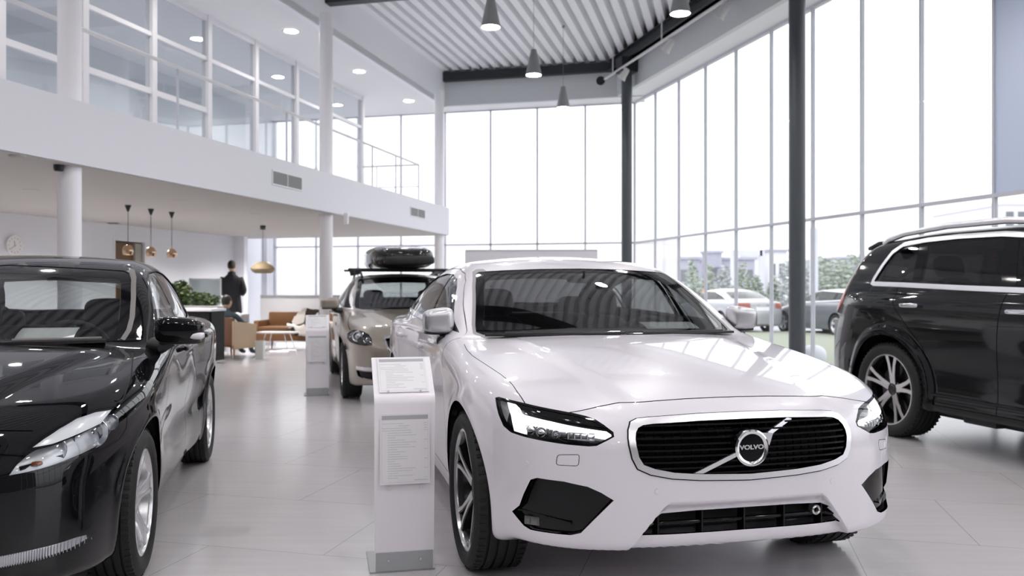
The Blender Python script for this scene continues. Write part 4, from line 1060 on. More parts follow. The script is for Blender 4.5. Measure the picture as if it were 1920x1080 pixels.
def bronze_estate():
    P = v60_params()
    P['sidemod'] = lambda x, z, t: .010*(bump(np.hypot(x, z-.325), .385, .03)+bump(np.hypot(x+2.776, z-.325), .385, .03))*sstep(.1, .3, z)
    P['deckmod'] = lambda x, y: .02*sstep(.06, -.06, y-(.30+.30*(.75-x)))*sstep(-.6, -.2, x)
    lamp = [(.70, .60, .635), (.66, .62, .70), (.60, .655, .745), (.50, .71, .775), (.40, .77, .785), (.32, .82, .775), (.29, .85, .74), (.32, .86, .69), (.42, .84, .655), (.56, .77, .635), (.65, .68, .625)]
    drl = [(.56, .775, .405), (.56, .775, .37), (.66, .68, .362), (.77, .50, .358), (.77, .50, .398), (.66, .68, .40)]
    fog = [(.56, .775, .36), (.58, .76, .30), (.66, .68, .27), (.77, .50, .265), (.77, .50, .35), (.66, .68, .354)]
    gr = [(-.03, .735), (.25, .735), (.42, .728), (.49, .72), (.50, .70), (.48, .62), (.42, .53), (.36, .50), (-.03, .49)]
    dlo = [(-.66, .985), (-.86, 1.10), (-1.05, 1.20), (-1.25, 1.30), (-1.45, 1.36), (-1.8, 1.395), (-2.3, 1.39), (-2.8, 1.345), (-3.1, 1.26), (-3.25, 1.15), (-3.2, 1.11), (-2.6, 1.07), (-1.6, 1.03), (-1.0, 1.005)]
    sp = dict(P=P, pose=POSE['v60'], name='estate_car', label='bronze estate car carrying a roof box, parked behind the white saloon', paint='champagne_paint', res=(150, 120, 34), xr=-3.2, zc=.58,
        axles=(0, -2.776), ra=.375, wz=.325, rt=.325, rr=.225, tw=.225, wheel='silver', wid=.915,
        ws=[(-.03, .99), (.4, .985), (.62, .98), (.69, .995), (.70, 1.03), (.68, 1.12), (.645, 1.24), (.61, 1.34), (.58, 1.362), (.3, 1.38), (-.03, 1.39)],
        bw=[(-.03, 1.10), (.45, 1.10), (.60, 1.11), (.61, 1.15), (.54, 1.32), (.50, 1.35), (-.03, 1.36)],
        dlo=dlo, pillars=[(-1.52, -1.66, .09), (-2.5, -2.6, .08)], sglass=['side_glass']*3, dash=(-.5, .985), cab=-3.3, frame=.016, frame_mat='satin_chrome',
        front45=[('lamp', lamp, .006), ('drl', drl, 0), ('fog', fog, 0)], frontx=[('grille', gr, .02)],
        gaps=[(spoly([(-.45, .76), (-.2, .80), (.04, .825), (.20, .83), (.29, .82)], 5, False), 'z', .007, lambda x, y, z: z > .7),
              (spoly([(-.66, .98), (-.6, .85), (-.5, .65), (-.48, .45), (-.5, .30)], 5, False), 'y', .008, lambda x, y, z: y > .6),
              (spoly([(-1.5, 1.02), (-1.52, .8), (-1.52, .3)], 5, False), 'y', .008, lambda x, y, z: y > .6)])
    root, f, S = build_car(sp)
    for sd in (1, -1):
        h = part(S, root, 'headlight', M['gloss_black'], ('lamp_b',), 0, .02, (sd,))
        part(S, h, 'lamp_housing', M['lamp_dark'], ('lamp',), -.05, 0, (sd,)); part(S, h, 'lamp_cover', M['lens'], ('lamp',), -.001, 0, (sd,))
        u = MB(); v = Vector((1, .45*sd, 0)).normalized()
        for p, r in (((.47, .765, .715), .052), ((.60, .675, .685), .034), ((.36, .82, .735), .03)):
            T = Matrix.Translation((p[0]-.02, (p[1]-.012)*sd, p[2])) @ v.to_track_quat('Z', 'Y').to_matrix().to_4x4()
            u.lathe([(r*1.2, -.04), (r*1.2, .0), (r*1.1, .012), (r*.9, .006), (r*.85, -.01)], 24, T); u.lathe([(0, .006), (r*.5, .002), (r*.8, -.014)], 20, T)
        u.build('projector', M['lamp_silver'], h, 40)
        part(S, root, 'running_light', M['chrome'], ('drl',), .002, .02, (sd,)); part(S, root, 'fog_surround', M['gloss_black'], ('fog',), -.02, .02, (sd,))
        mirror(root, sd, (-.68, 1.0, 1.06), (.085, .11, .07), (-.70, .86, .965), M['champagne_paint'])
    g = part(S, root, 'grille', M['gap_black'], ('grille',), -.03, 0); part(S, g, 'grille_frame', M['chrome'], ('grille_b',), .003, .03)
    v = MB()
    for k in range(10):
        z = .52+.021*k; w = min(.45, .37+.45*(z-.51)); v.bar((front_x(f, 0, z)-.015, -w, z), (front_x(f, 0, z)-.015, w, z), .02, .006)
    v.build('grille_bars', M['gloss_black'], g, 0)
    for y in (-.37, .37): seat(root, -1.6, y, .42, .64)
    steering(root, -1.0, .37, .90)
    for sd in (1, -1):
        rl = MB(); rl.tube([(-1.35, .56*sd, 1.38), (-1.5, .56*sd, 1.435), (-2.3, .56*sd, 1.46), (-2.9, .55*sd, 1.42), (-3.05, .55*sd, 1.37)], .016, 10); rl.build('roof_rail', M['trim_black'], root, 40)
    handles(S, root, ((-1.35, .90), (-2.3, .92)), M['champagne_paint'], f)
    # roof box on its bars: a thing of its own
    X, Y, th = POSE['v60']
    rb = empty('roof_box', (X, Y, 0), R(th), 'dark glossy roof box mounted across the top of the bronze estate car', 'roof box')
    q = MB()
    def shp(p): 
        k = 1-.30*max(0, p.x/1.05)**2
        return (p.x, p.y*(1-.10*max(0, p.x)), p.z*k if p.z > 0 else p.z*(1-.35*max(0, p.x/1.05)**3))
    q.sell((-2.15, 0, 1.655), (1.02, .44, .165), .55, .45, 22, 40, None, shp); q.build('box_shell', M['graphite_paint'], rb, 60)
    q = MB(); q.sell((-1.205, .03, 1.60), (.09, .33, .06), .4, .4, 12, 24); q.build('front_panel', M['trim_black'], rb, 50)
    q = MB()
    for x in (-1.62, -2.55): q.tube([(x, -.72, 1.488), (x, .72, 1.488)], .016, 10)
    q.build('cross_bar', M['trim_black'], rb, 40)
    for x in (-1.62, -2.55):
        for sd in (1, -1):
            q = MB(); q.bar((x, .585*sd, 1.42), (x, .60*sd, 1.49), .09, .05, (1, 0, 0)); q.build('bar_foot', M['trim_black'], rb, 0, bevel=.01)
    return root
def dark_suv():
    P = xc90_params()
    P['sidemod'] = lambda x, z, t: .022*(sstep(.56, .47, np.hypot(x, z-.40))+sstep(.56, .47, np.hypot(x+2.984, z-.40)))*sstep(.1, .3, z)+.012*bump(z, .36, .05)*sstep(-.4, -.6, x)*sstep(-2.55, -2.4, x)
    dlo = [(-.85, 1.20), (-1.05, 1.33), (-1.25, 1.46), (-1.45, 1.565), (-1.65, 1.62), (-2.0, 1.655), (-2.44, 1.66), (-2.78, 1.65), (-3.045, 1.626), (-3.16, 1.56), (-3.24, 1.45), (-3.31, 1.33), (-3.325, 1.275), (-3.28, 1.258), (-2.9, 1.247), (-2.24, 1.222), (-1.7, 1.205), (-1.2, 1.195)]
    sp = dict(P=P, pose=POSE['xc90'], name='suv_car', label='dark graphite sport utility car at the right edge with silver roof rail', paint='graphite_paint', res=(220, 160, 40), xr=-3.5, zc=.75, xf=.2,
        axles=(0, -2.984), ra=.455, wz=.395, rt=.392, rr=.29, tw=.275, wheel='suv', wid=.975, clad=.085, clad_mat='gloss_black', sill=.335, wsz=1.1,
        ws=[(-.03, 1.2), (.5, 1.195), (.70, 1.19), (.745, 1.22), (.74, 1.28), (.70, 1.45), (.65, 1.60), (.60, 1.635), (-.03, 1.65)],
        bw=[(-.03, 1.24), (.55, 1.24), (.68, 1.26), (.68, 1.32), (.60, 1.54), (.56, 1.575), (-.03, 1.59)],
        dlo=dlo, pillars=[(-1.78, -1.93, .13), (-2.73, -2.80, .10)], sglass=['side_glass', 'privacy_glass', 'privacy_glass'], dash=(-.7, 1.15), cab=-3.7, frame=.038, frame_mat='satin_chrome', frame_off=.004, rglass='privacy_glass',
        gaps=[(spoly([(-1.80, 1.20), (-1.83, 1.0), (-1.85, .6), (-1.84, .34)], 5, False), 'y', .008, lambda x, y, z: y > .6),
              (spoly([(-2.95, 1.24), (-2.90, 1.10), (-2.72, .92), (-2.56, .75), (-2.50, .55), (-2.48, .34)], 5, False), 'y', .008, lambda x, y, z: y > .6),
              (spoly([(-.80, 1.19), (-.72, 1.0), (-.62, .7), (-.62, .34)], 5, False), 'y', .008, lambda x, y, z: y > .6),
              ([(-3.70, 1.24), (-3.78, 1.12), (-3.86, .98), (-3.90, .85)], 'y', .008, lambda x, y, z: y > .5)])
    tail = [(-3.50, 1.60), (-3.545, 1.52), (-3.63, 1.36), (-3.69, 1.24), (-3.70, 1.12), (-3.77, 1.04), (-4.2, 1.02), (-4.2, 1.62)]
    sp['extra'] = [('tail', tail, 'y', lambda x, y, z: (y > .60) & (y < .93) & (z > .98), ('body',))]
    sp['parts'] = [('tail_lamp', ('tail',), 'lamp_red', .003, .02, True)]
    root, f, S = build_car(sp)
    handles(S, root, ((-1.65, 1.075), (-2.70, 1.10)), M['chrome'], f)
    for sd in (1, -1):
        rl = MB(); rl.tube([(-1.35, .70*sd, 1.63), (-1.5, .695*sd, 1.69), (-2.0, .685*sd, 1.737), (-2.6, .68*sd, 1.738), (-3.1, .675*sd, 1.705), (-3.3, .67*sd, 1.665), (-3.36, .67*sd, 1.63)], .026, 12); rl.build('roof_rail', M['satin_chrome'], root, 40)
    s = MB(); s.prism([(-3.42, 1.60), (-3.40, 1.665), (-3.52, 1.662), (-3.67, 1.615), (-3.66, 1.585), (-3.5, 1.59)], -.62, .62, 'y'); s.build('spoiler', M['graphite_paint'], root, 20, bevel=.012)
    for sd in (1, -1):
        t = MB(); pts = [(x, sd*(side_y(f, x, .40)+.008), .405+.012*(x+.5)/-2) for x in np.linspace(-.58, -2.46, 12)]
        t.tube(pts, .012, 8); t.build('side_moulding', M['gloss_black'], root, 40)
    for sd in (1, -1):
        for x in (-.9, -1.5, -2.1): st = MB(); st.box(x-.16, x+.16, sd*.80-.05, sd*.80+.05, .22, .30); st.build('sill_bracket', M['trim_black'], root, 0, bevel=.02)
    for sd in (1, -1): mirror(root, sd, (-.95, 1.10, 1.25), (.10, .12, .09), (-.95, .92, 1.15), M['graphite_paint'])
    for x in (-1.75, -2.65):
        for y in (-.40, .40): seat(root, x, y, .66, .70, .50, 'front_seat' if x > -2 else 'rear_seat')
    steering(root, -1.25, .40, 1.08)
    return root
# ------------------------------------------------------------------ the showroom
CAM_H = 1.24
mx_, my_ = math.sin(R(14.1)), math.cos(R(14.1))            # the way the gallery runs (a, s) -> world
def AS(a, s, z=0.): return Vector((a*my_+s*mx_, -a*mx_+s*my_, z))
TA = Matrix.Rotation(-R(14.1), 4, 'Z')                      # local x = a, local y = s
CORN = AS(-2.04, 19.9)                                      # corner of the two glass walls
ux, uy = math.sin(R(14.8)), -math.cos(R(14.8))             # along the right glass wall, towards the camera
def FC(t, inn=0., z=0.): return Vector((CORN.x+t*ux+inn*uy, CORN.y+t*uy-inn*ux, z))
TF = Matrix.Translation(CORN) @ Matrix(((ux, uy, 0, 0), (uy, -ux, 0, 0), (0, 0, 1, 0), (0, 0, 0, 1)))   # local x = t, local y = inwards
def struct(mb, name, m, parent=None, smooth=0, **k):
    o = mb.build(name, m, parent, smooth, **k)
    if parent is None: o['kind'] = 'structure'
    return o
def floor_mat():
    m = mat('floor_tile', (.40, .385, .37), .22); nt = m.node_tree; b = nt.nodes['Principled BSDF']
    tc = nt.nodes.new('ShaderNodeTexCoord'); mp = nt.nodes.new('ShaderNodeMapping'); mp.inputs['Rotation'].default_value = (0, 0, R(14))
    nt.links.new(tc.outputs['Object'], mp.inputs['Vector'])
    br = nt.nodes.new('ShaderNodeTexBrick'); br.offset = .5; br.inputs['Scale'].default_value = 1.; br.inputs['Mortar Size'].default_value = .0022
    br.inputs['Brick Width'].default_value = 1.2; br.inputs['Row Height'].default_value = .9; br.inputs['Mortar Smooth'].default_value = .2
    br.inputs['Color1'].default_value = (.57, .55, .565, 1); br.inputs['Color2'].default_value = (.585, .565, .58, 1); br.inputs['Mortar'].default_value = (.34, .33, .32, 1)
    nt.links.new(mp.outputs[0], br.inputs['Vector'])
    m2 = nt.nodes.new('ShaderNodeMapping'); m2.inputs['Scale'].default_value = (.5, 6, 1); nt.links.new(tc.outputs['Object'], m2.inputs['Vector'])
    n = nt.nodes.new('ShaderNodeTexNoise'); n.inputs['Scale'].default_value = 3.; n.inputs['Detail'].default_value = 6; nt.links.new(m2.outputs[0], n.inputs['Vector'])
    mx = nt.nodes.new('ShaderNodeMix'); mx.data_type = 'RGBA'; mx.blend_type = 'MULTIPLY'; mx.inputs['Factor'].default_value = .14
    rp = nt.nodes.new('ShaderNodeValToRGB'); rp.color_ramp.elements[0].color = (.55, .55, .55, 1); rp.color_ramp.elements[1].color = (1, 1, 1, 1); rp.color_ramp.elements[0].position = .3; rp.color_ramp.elements[1].position = .7
    nt.links.new(n.outputs['Fac'], rp.inputs[0]); nt.links.new(br.outputs['Color'], mx.inputs[6]); nt.links.new(rp.outputs[0], mx.inputs[7]); nt.links.new(mx.outputs[2], b.inputs['Base Color'])
    mr = nt.nodes.new('ShaderNodeMapRange'); mr.inputs['To Min'].default_value = .23; mr.inputs['To Max'].default_value = .30
    b.inputs['Roughness'].default_value = .20
    return m
floor_mat()
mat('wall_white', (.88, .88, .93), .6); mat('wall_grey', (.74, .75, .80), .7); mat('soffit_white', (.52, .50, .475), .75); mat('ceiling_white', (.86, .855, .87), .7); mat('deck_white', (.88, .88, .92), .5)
mat('band_grey', (.66, .68, .70), .55); mat('steel_dark', (.022, .025, .030), .45); mat('column_grey', (.070, .078, .088), .40); mat('column_white', (.86, .85, .89), .5)
mat('mullion', (.60, .61, .67), .45); mat('office_frame', (.80, .79, .82), .45); mat('lamp_grey', (.30, .31, .31), .4); mat('lamp_emit', (1, 1, 1), .5, emit=(1, .975, .95), estr=54.)
mat('down_emit', (1, 1, 1), .5, emit=(1, .96, .91), estr=45.); mat('track_white', (.74, .73, .74), .45); mat('vent_grey', (.20, .21, .21), .5)
mat('pane_blue', (.60, .68, .84), .35); glassmat('window_glass', (.97, .98, .98), ior=1.12); glassmat('window_film', (.8, .8, .8), film=(.95, .95, .98), filmw=.55); glassmat('office_glass', (.88, .90, .91), ior=1.5)
mat('cable', (.25, .25, .25), .5)
def siding():
    m = mat('siding', (.72, .74, .77), .5); nt = m.node_tree; b = nt.nodes['Principled BSDF']
    tc = nt.nodes.new('ShaderNodeTexCoord'); wv = nt.nodes.new('ShaderNodeTexWave'); wv.bands_direction = 'Z'; wv.wave_profile = 'SAW'; wv.inputs['Scale'].default_value = 1.6
    nt.links.new(tc.outputs['Object'], wv.inputs['Vector']); bp = nt.nodes.new('ShaderNodeBump'); bp.inputs['Distance'].default_value = .02; bp.inputs['Strength'].default_value = .6
    nt.links.new(wv.outputs['Fac'], bp.inputs['Height']); nt.links.new(bp.outputs[0], b.inputs['Normal'])
siding()
def setting():
    A0, S0 = -16., -9.
    # floor
    q0, q1, q2 = FC(-.05, -.05), FC(31, -.05), AS(-18, 20.0)
    m = MB(); m.prism([(q0.x, q0.y), (q2.x, q2.y), (-22, -10), (q1.x, -10)], -.2, 0); struct(m, 'floor', M['floor_tile'])
    # roof deck: trapezoid ribs running along the gallery, each cut off at the end wall or at the band over the glass
    def s_end(a):
        # band line (0.62 in from the glass): solve for s
        lo, hi = S0, 19.25
        def inn(s):
            p = AS(a, s); d = p-CORN; return d.x*uy-d.y*ux
        if inn(hi) > .60: return hi
        for _ in range(40):
            q = .5*(lo+hi)
            if inn(q) > .60: lo = q
            else: hi = q
        return lo
    m = MB(); per = .25; k = 0; a = -6.5
    while a < 13:
        e0, e1 = s_end(a), s_end(a+per)
        if e0 <= S0+.1: break
        pr = [(0, 6.41), (.135, 6.41), (.152, 6.62), (.233, 6.62), (.25, 6.41)]
        V = []
        for x, z in pr: V += [AS(a+x, S0, z), AS(a+x, e0+(e1-e0)*x/per-(.0 if z > 6.5 else -.12), z)]
        m.add(V, [(2*i, 2*i+1, 2*i+3, 2*i+2) for i in range(4)]); a += per
    c = struct(m, 'ceiling', M['deck_white'], fix=False)
    p0, p1 = FC(-.1, -.1), FC(31, -.1); p2 = AS(-16.5, 20.1)
    m = MB(); m.prism([(p0.x, p0.y), (p2.x, p2.y), (-22, -10), (p1.x, -10)], 6.68, 6.80); struct(m, 'ceiling_blocker', M['band_grey'])  # unseen lid above the deck, added to block light
    # beams
    m = MB(); m.box(-6.5, -1.75, 19.12, 19.32, 6.16, 6.36, TA); struct(m, 'trim_1', M['steel_dark'])
    m = MB(); m.box(.45, 30, .60, .78, 6.16, 6.38, TF); m.box(.45, 30, .56, .84, 6.16, 6.18, TF); m.box(.45, 30, .56, .84, 6.37, 6.385, TF); struct(m, 'trim_2', M['steel_dark'])
    for i, s in enumerate((13.1, 6.9, .9)):
        m = MB(); m.box(-6.5, s_end_a(s), s-.1, s+.1, 6.02, 6.40, TA); struct(m, 'trim_%d' % (3+i), M['steel_dark'])
    # grey bands over the glass, their soffits
    m = MB(); m.box(-7.3, -1.8, 19.28, 19.40, 5.60, 6.69, TA); m.box(-11.6, -1.8, 19.40, 20.02, 5.60, 5.72, TA); m.box(-11.6, -7.0, 19.85, 20.0, 5.6, 6.69, TA); struct(m, 'wall_back', M['band_grey'])
    m = MB(); m.box(.3, 30, .50, .60, 5.60, 6.69, TF); struct(m, 'wall_right', M['band_grey'])
    m = MB(); m.box(-.25, 30, -.15, .50, 5.60, 5.70, TF); m.box(-7.0, -1.8, 19.30, 19.98, 5.585, 5.60, TA); struct(m, 'trim_6', M['column_white'])
    m = MB(); m.box(-18, 24, -9.8, -9.5, -.2, 6.8); mat('wall_dark', (.07, .07, .075), .6); struct(m, 'wall_front', M['wall_dark'])
    # gallery slab, upper ceiling, bulkhead, side walls
    m = MB(); m.box(A0, -5.95, S0, 17.95, 2.415, 3.02, TA); mat('edge_white', (.72, .72, .775), .6); struct(m, 'floor_upper', M['edge_white'])
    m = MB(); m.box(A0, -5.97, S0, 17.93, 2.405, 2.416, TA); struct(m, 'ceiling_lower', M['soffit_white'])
    m = MB(); m.box(A0, -6.5, S0, 19.95, 5.58, 5.70, TA); struct(m, 'ceiling_upper', M['ceiling_white'])
    m = MB(); m.box(-6.62, -6.5, S0, 19.4, 5.565, 6.69, TA); struct(m, 'wall_upper_left', M['wall_white'])
    # ground-floor wall on the left with its doorway
    d0, d1, dh = 13.22, 14.05, 2.11
    m = MB()
    m.box(-11., -10.8, S0, d0, 0, 2.42, TA); m.box(-11., -10.8, d1, 17.1, 0, 2.42, TA); m.box(-11., -10.8, d0, d1, dh, 2.42, TA); m.box(-12.6, -12.5, d0-1, d1+1, 0, 2.42, TA)
    m.box(-12.5, -11, d0-1.02, d0-1, 0, 2.42, TA); m.box(-12.5, -11, d1+1, d1+1.02, 0, 2.42, TA); struct(m, 'wall_left', M['wall_grey'])
    mat('door_wood', (.13, .065, .022), .45); mat('door_grey', (.36, .34, .29), .5)
    m = MB(); m.box(-10.94, -10.90, d0+.02, d0+.62, .01, dh-.02, TA); o = struct(m, 'door_1', M['door_wood'])
    m = MB(); m.box(-10.90, -10.85, d0+.62, d1-.02, .01, dh-.02, TA); m.build('door_leaf', M['door_grey'], o, 0)
    m = MB(); m.box(-10.85, -10.79, d0-.05, d0+.01, 0, dh+.05, TA); m.box(-10.85, -10.79, d1-.01, d1+.05, 0, dh+.05, TA); m.box(-10.85, -10.79, d0, d1, dh, dh+.05, TA); m.build('door_frame', M['wall_grey'], o, 0)
    m = MB(); m.box(-11., -10.55, 17.1, 17.25, 0, 2.42, TA); m.box(-11.78, -11.42, 17.25, 20, 0, 5.6, TA); struct(m, 'wall_corner', M['wall_white'])
    m = MB(); m.box(-11., -10.85, 18.6, 18.9, 0, 2.7, TA); struct(m, 'trim_7', M['wall_grey'])
    m = MB(); m.box(A0-.2, A0, S0, 20, 0, 6.6, TA); struct(m, 'wall_far_left', M['wall_grey'])
    m = MB(); m.box(A0, -11.38, 19.9, 20.05, 0, 6.6, TA); struct(m, 'wall_back_left', M['wall_white'])
    # offices on the gallery: framed glazing, boarded wall behind
    m = MB(); m.box(-11.2, -11., S0, 17.9, 3.02, 5.58, TA); struct(m, 'wall_upper_back', M['siding'])
    mull = [17.8, 16.2, 14.75, 13.3, 11.9, 10.55, 9.2, 7.9, 6.55, 5.2, 3.3, 1.4, -.5, -2.4, -4.3, -6.2, -8.1]
    for i in range(len(mull)-1):
        s1, s0 = mull[i], mull[i+1]; m = MB(); w = .05
        m.box(-8.06, -7.94, s0-w, s0+w, 3.02, 5.58, TA)
        if i == 0: m.box(-8.06, -7.94, s1-w, s1+w, 3.02, 5.58, TA)
        for z in ((5.49, 5.58), (4.85, 4.91)) + (((4.02, 4.10), (3.42, 3.49)) if i > 3 else ()): m.box(-8.04, -7.96, s0+w, s1-w, z[0], z[1], TA)
        o = struct(m, 'window_%d' % (i+31), M['office_frame'])
        m = MB(); m.box(-8.005, -7.995, s0+w, s1-w, 3.04, 5.5, TA); m.build('office_pane', M['office_glass'], o, 0)
    # guard rail along the gallery edge and round its end
    r = empty('guard_rail', AS(-6.6, 17.7, 3.02), 0, 'thin white metal guard rail along the edge of the upper gallery', 'railing')
    inv = Matrix.Translation(-AS(-6.6, 17.7, 3.02))
    m = MB(); m.tube([inv @ AS(-6.6, S0, 3.98), inv @ AS(-6.6, 17.75, 3.98), inv @ AS(-7.95, 17.75, 3.98)], .022, 10); m.build('handrail', M['track_white'], r, 40)
    m = MB(); m.tube([inv @ AS(-6.6, 17.75, 3.5), inv @ AS(-7.95, 17.75, 3.5)], .012, 8); m.build('lower_rail', M['mullion'], r, 40)
    for s in (17.75, 16.4, 15.2, 11.9, 9.2, 4.5, 1.5, -1.5):
        m = MB(); m.tube([inv @ AS(-6.6, s, 3.02), inv @ AS(-6.6, s, 3.98)], .016, 8); m.build('post', M['mullion'], r, 40)
    m = MB(); m.tube([inv @ AS(-7.6, 17.75, 3.02), inv @ AS(-7.6, 17.75, 3.98)], .014, 8); m.build('post', M['mullion'], r, 40)
    # columns
    def col(p, r_, z0, z1, mt, lab, ends=True):
        e = MB(); q = Vector((p[0], p[1], 0)); e.lathe([(r_, z0), (r_, z1)], 40, Matrix.Translation(q))
        if ends: e.lathe([(r_*1.12, z0), (r_*1.12, z0+.05), (r_, z0+.06)], 40, Matrix.Translation(q))
        o = e.build('column', M[mt], None, 40); o['kind'] = 'structure'; return tag(o, lab, 'column', None)
    for s, w in ((6.87, 'nearest, rising behind the black hatchback'), (12.28, 'middle one, standing left of the bronze estate car'), (17.75, 'farthest one at the end of the gallery')):
        col(AS(-6.12, s), .105, 0, 5.58, 'column_white', 'round white column of the gallery, '+w)
    for t, w in ((1.45, 'far one at the corner behind the white saloon'), (7.75, 'tall one in front of the right glass wall'), (14.1, 'one beside the camera at right')):
        p = FC(t, .80); col(p, .115, 0, 6.17, 'column_grey', 'round dark grey steel column, '+w)
        e = MB(); e.box(t-.17, t+.17, .62, .98, 5.86, 6.17, TF); struct(e, 'trim_%d' % (8+int(t)), M['steel_dark'])
    # glass walls
    def bay(name, T, x0, x1, zt, sill, film_lo=False, blue=False, last=False, low=True, top=5.60, w=.016):
        m = MB()
        m.box(x0-w, x0+w, -.03, .03, 0, top, T)
        if last: m.box(x1-w, x1+w, -.03, .03, 0, top, T)
        m.box(x0+w, x1-w, -.03, .03, zt-.022, zt+.022, T); m.box(x0+w, x1-w, -.03, .03, 0, sill, T); m.box(x0+w, x1-w, -.03, .03, top-.045, top, T)
        o = struct(m, name, M['mullion'])
        m = MB(); m.box(x0+w, x1-w, -.006, .006, zt+.022, top-.045, T); m.build('upper_pane', M['pane_blue' if blue else 'window_glass'], o, 0)
        m = MB(); m.box(x0+w, x1-w, -.006, .006, sill, zt-.022, T); m.build('lower_pane', M['window_film' if film_lo else 'window_glass'], o, 0)
    TB = TA @ Matrix.Translation((0, 19.9, 0))
    for k in range(8): bay('window_%d' % (k+1), TB, -2.04-1.165*k, -2.04-1.165*(k+1), 2.30, .06, last=k == 7, w=.021)
    for k in range(22): bay('window_%d' % (k+9), TF, 1.16*k, 1.16*(k+1), 2.30, .06, film_lo=k < 2, blue=k in (9, 10), last=k == 21)
    # grilles in the gallery edge
    for s0, s1, z0, z1, lab in ((10.35, 11.15, 2.66, 2.83, 'nearer twin air grille in the white gallery edge'), (15.55, 16.35, 2.66, 2.82, 'farther twin air grille in the white gallery edge')):
        g = empty('air_vent', AS(-5.95, (s0+s1)/2, (z0+z1)/2), 0, lab, 'vent', 'air vents of the gallery edge'); inv = Matrix.Translation(-g.location)
        md = (s0+s1)/2
        for a_, b_ in ((s0, md-.02), (md+.02, s1)):
            m = MB(); m.box(-5.95, -5.945, a_, b_, z0, z1, inv @ TA); m.build('vent_panel', M['vent_grey'], g, 0)
        m = MB()
        for z in (z0-.02, z1): m.box(-5.95, -5.940, s0-.02, s1+.02, z, z+.02, inv @ TA)
        for s in (s0-.02, md-.01, s1): m.box(-5.95, -5.940, s, s+.02, z0, z1, inv @ TA)
        m.build('vent_frame', M['track_white'], g, 0)
        m = MB(); z = z0+.012
        while z < z1: m.box(-5.948, -5.938, s0, s1, z, z+.006, inv @ TA); z += .02
        m.build('vent_slats', M['lamp_grey'], g, 0)
    # small dark inset round opening in the back band
    p = AS(-2.75, 19.28, 5.98); m = MB(); m.lathe([(0, -.01), (.075, -.01), (.085, .01), (.10, .012), (.10, -.02)], 28, TA @ Matrix.Translation((-2.75, 19.27, 5.98)) @ Matrix.Rotation(R(90), 4, 'X'))
    tag(m.build('wall_speaker', M['steel_dark'], None, 40), 'small round black speaker set in the grey band over the back windows', 'speaker')
def s_end_a(s):
    lo, hi = -6., 14.
    for _ in range(40):
        q = .5*(lo+hi); p = AS(q, s); d = p-CORN
        if d.x*uy-d.y*ux > .62: lo = q
        else: hi = q
    return lo
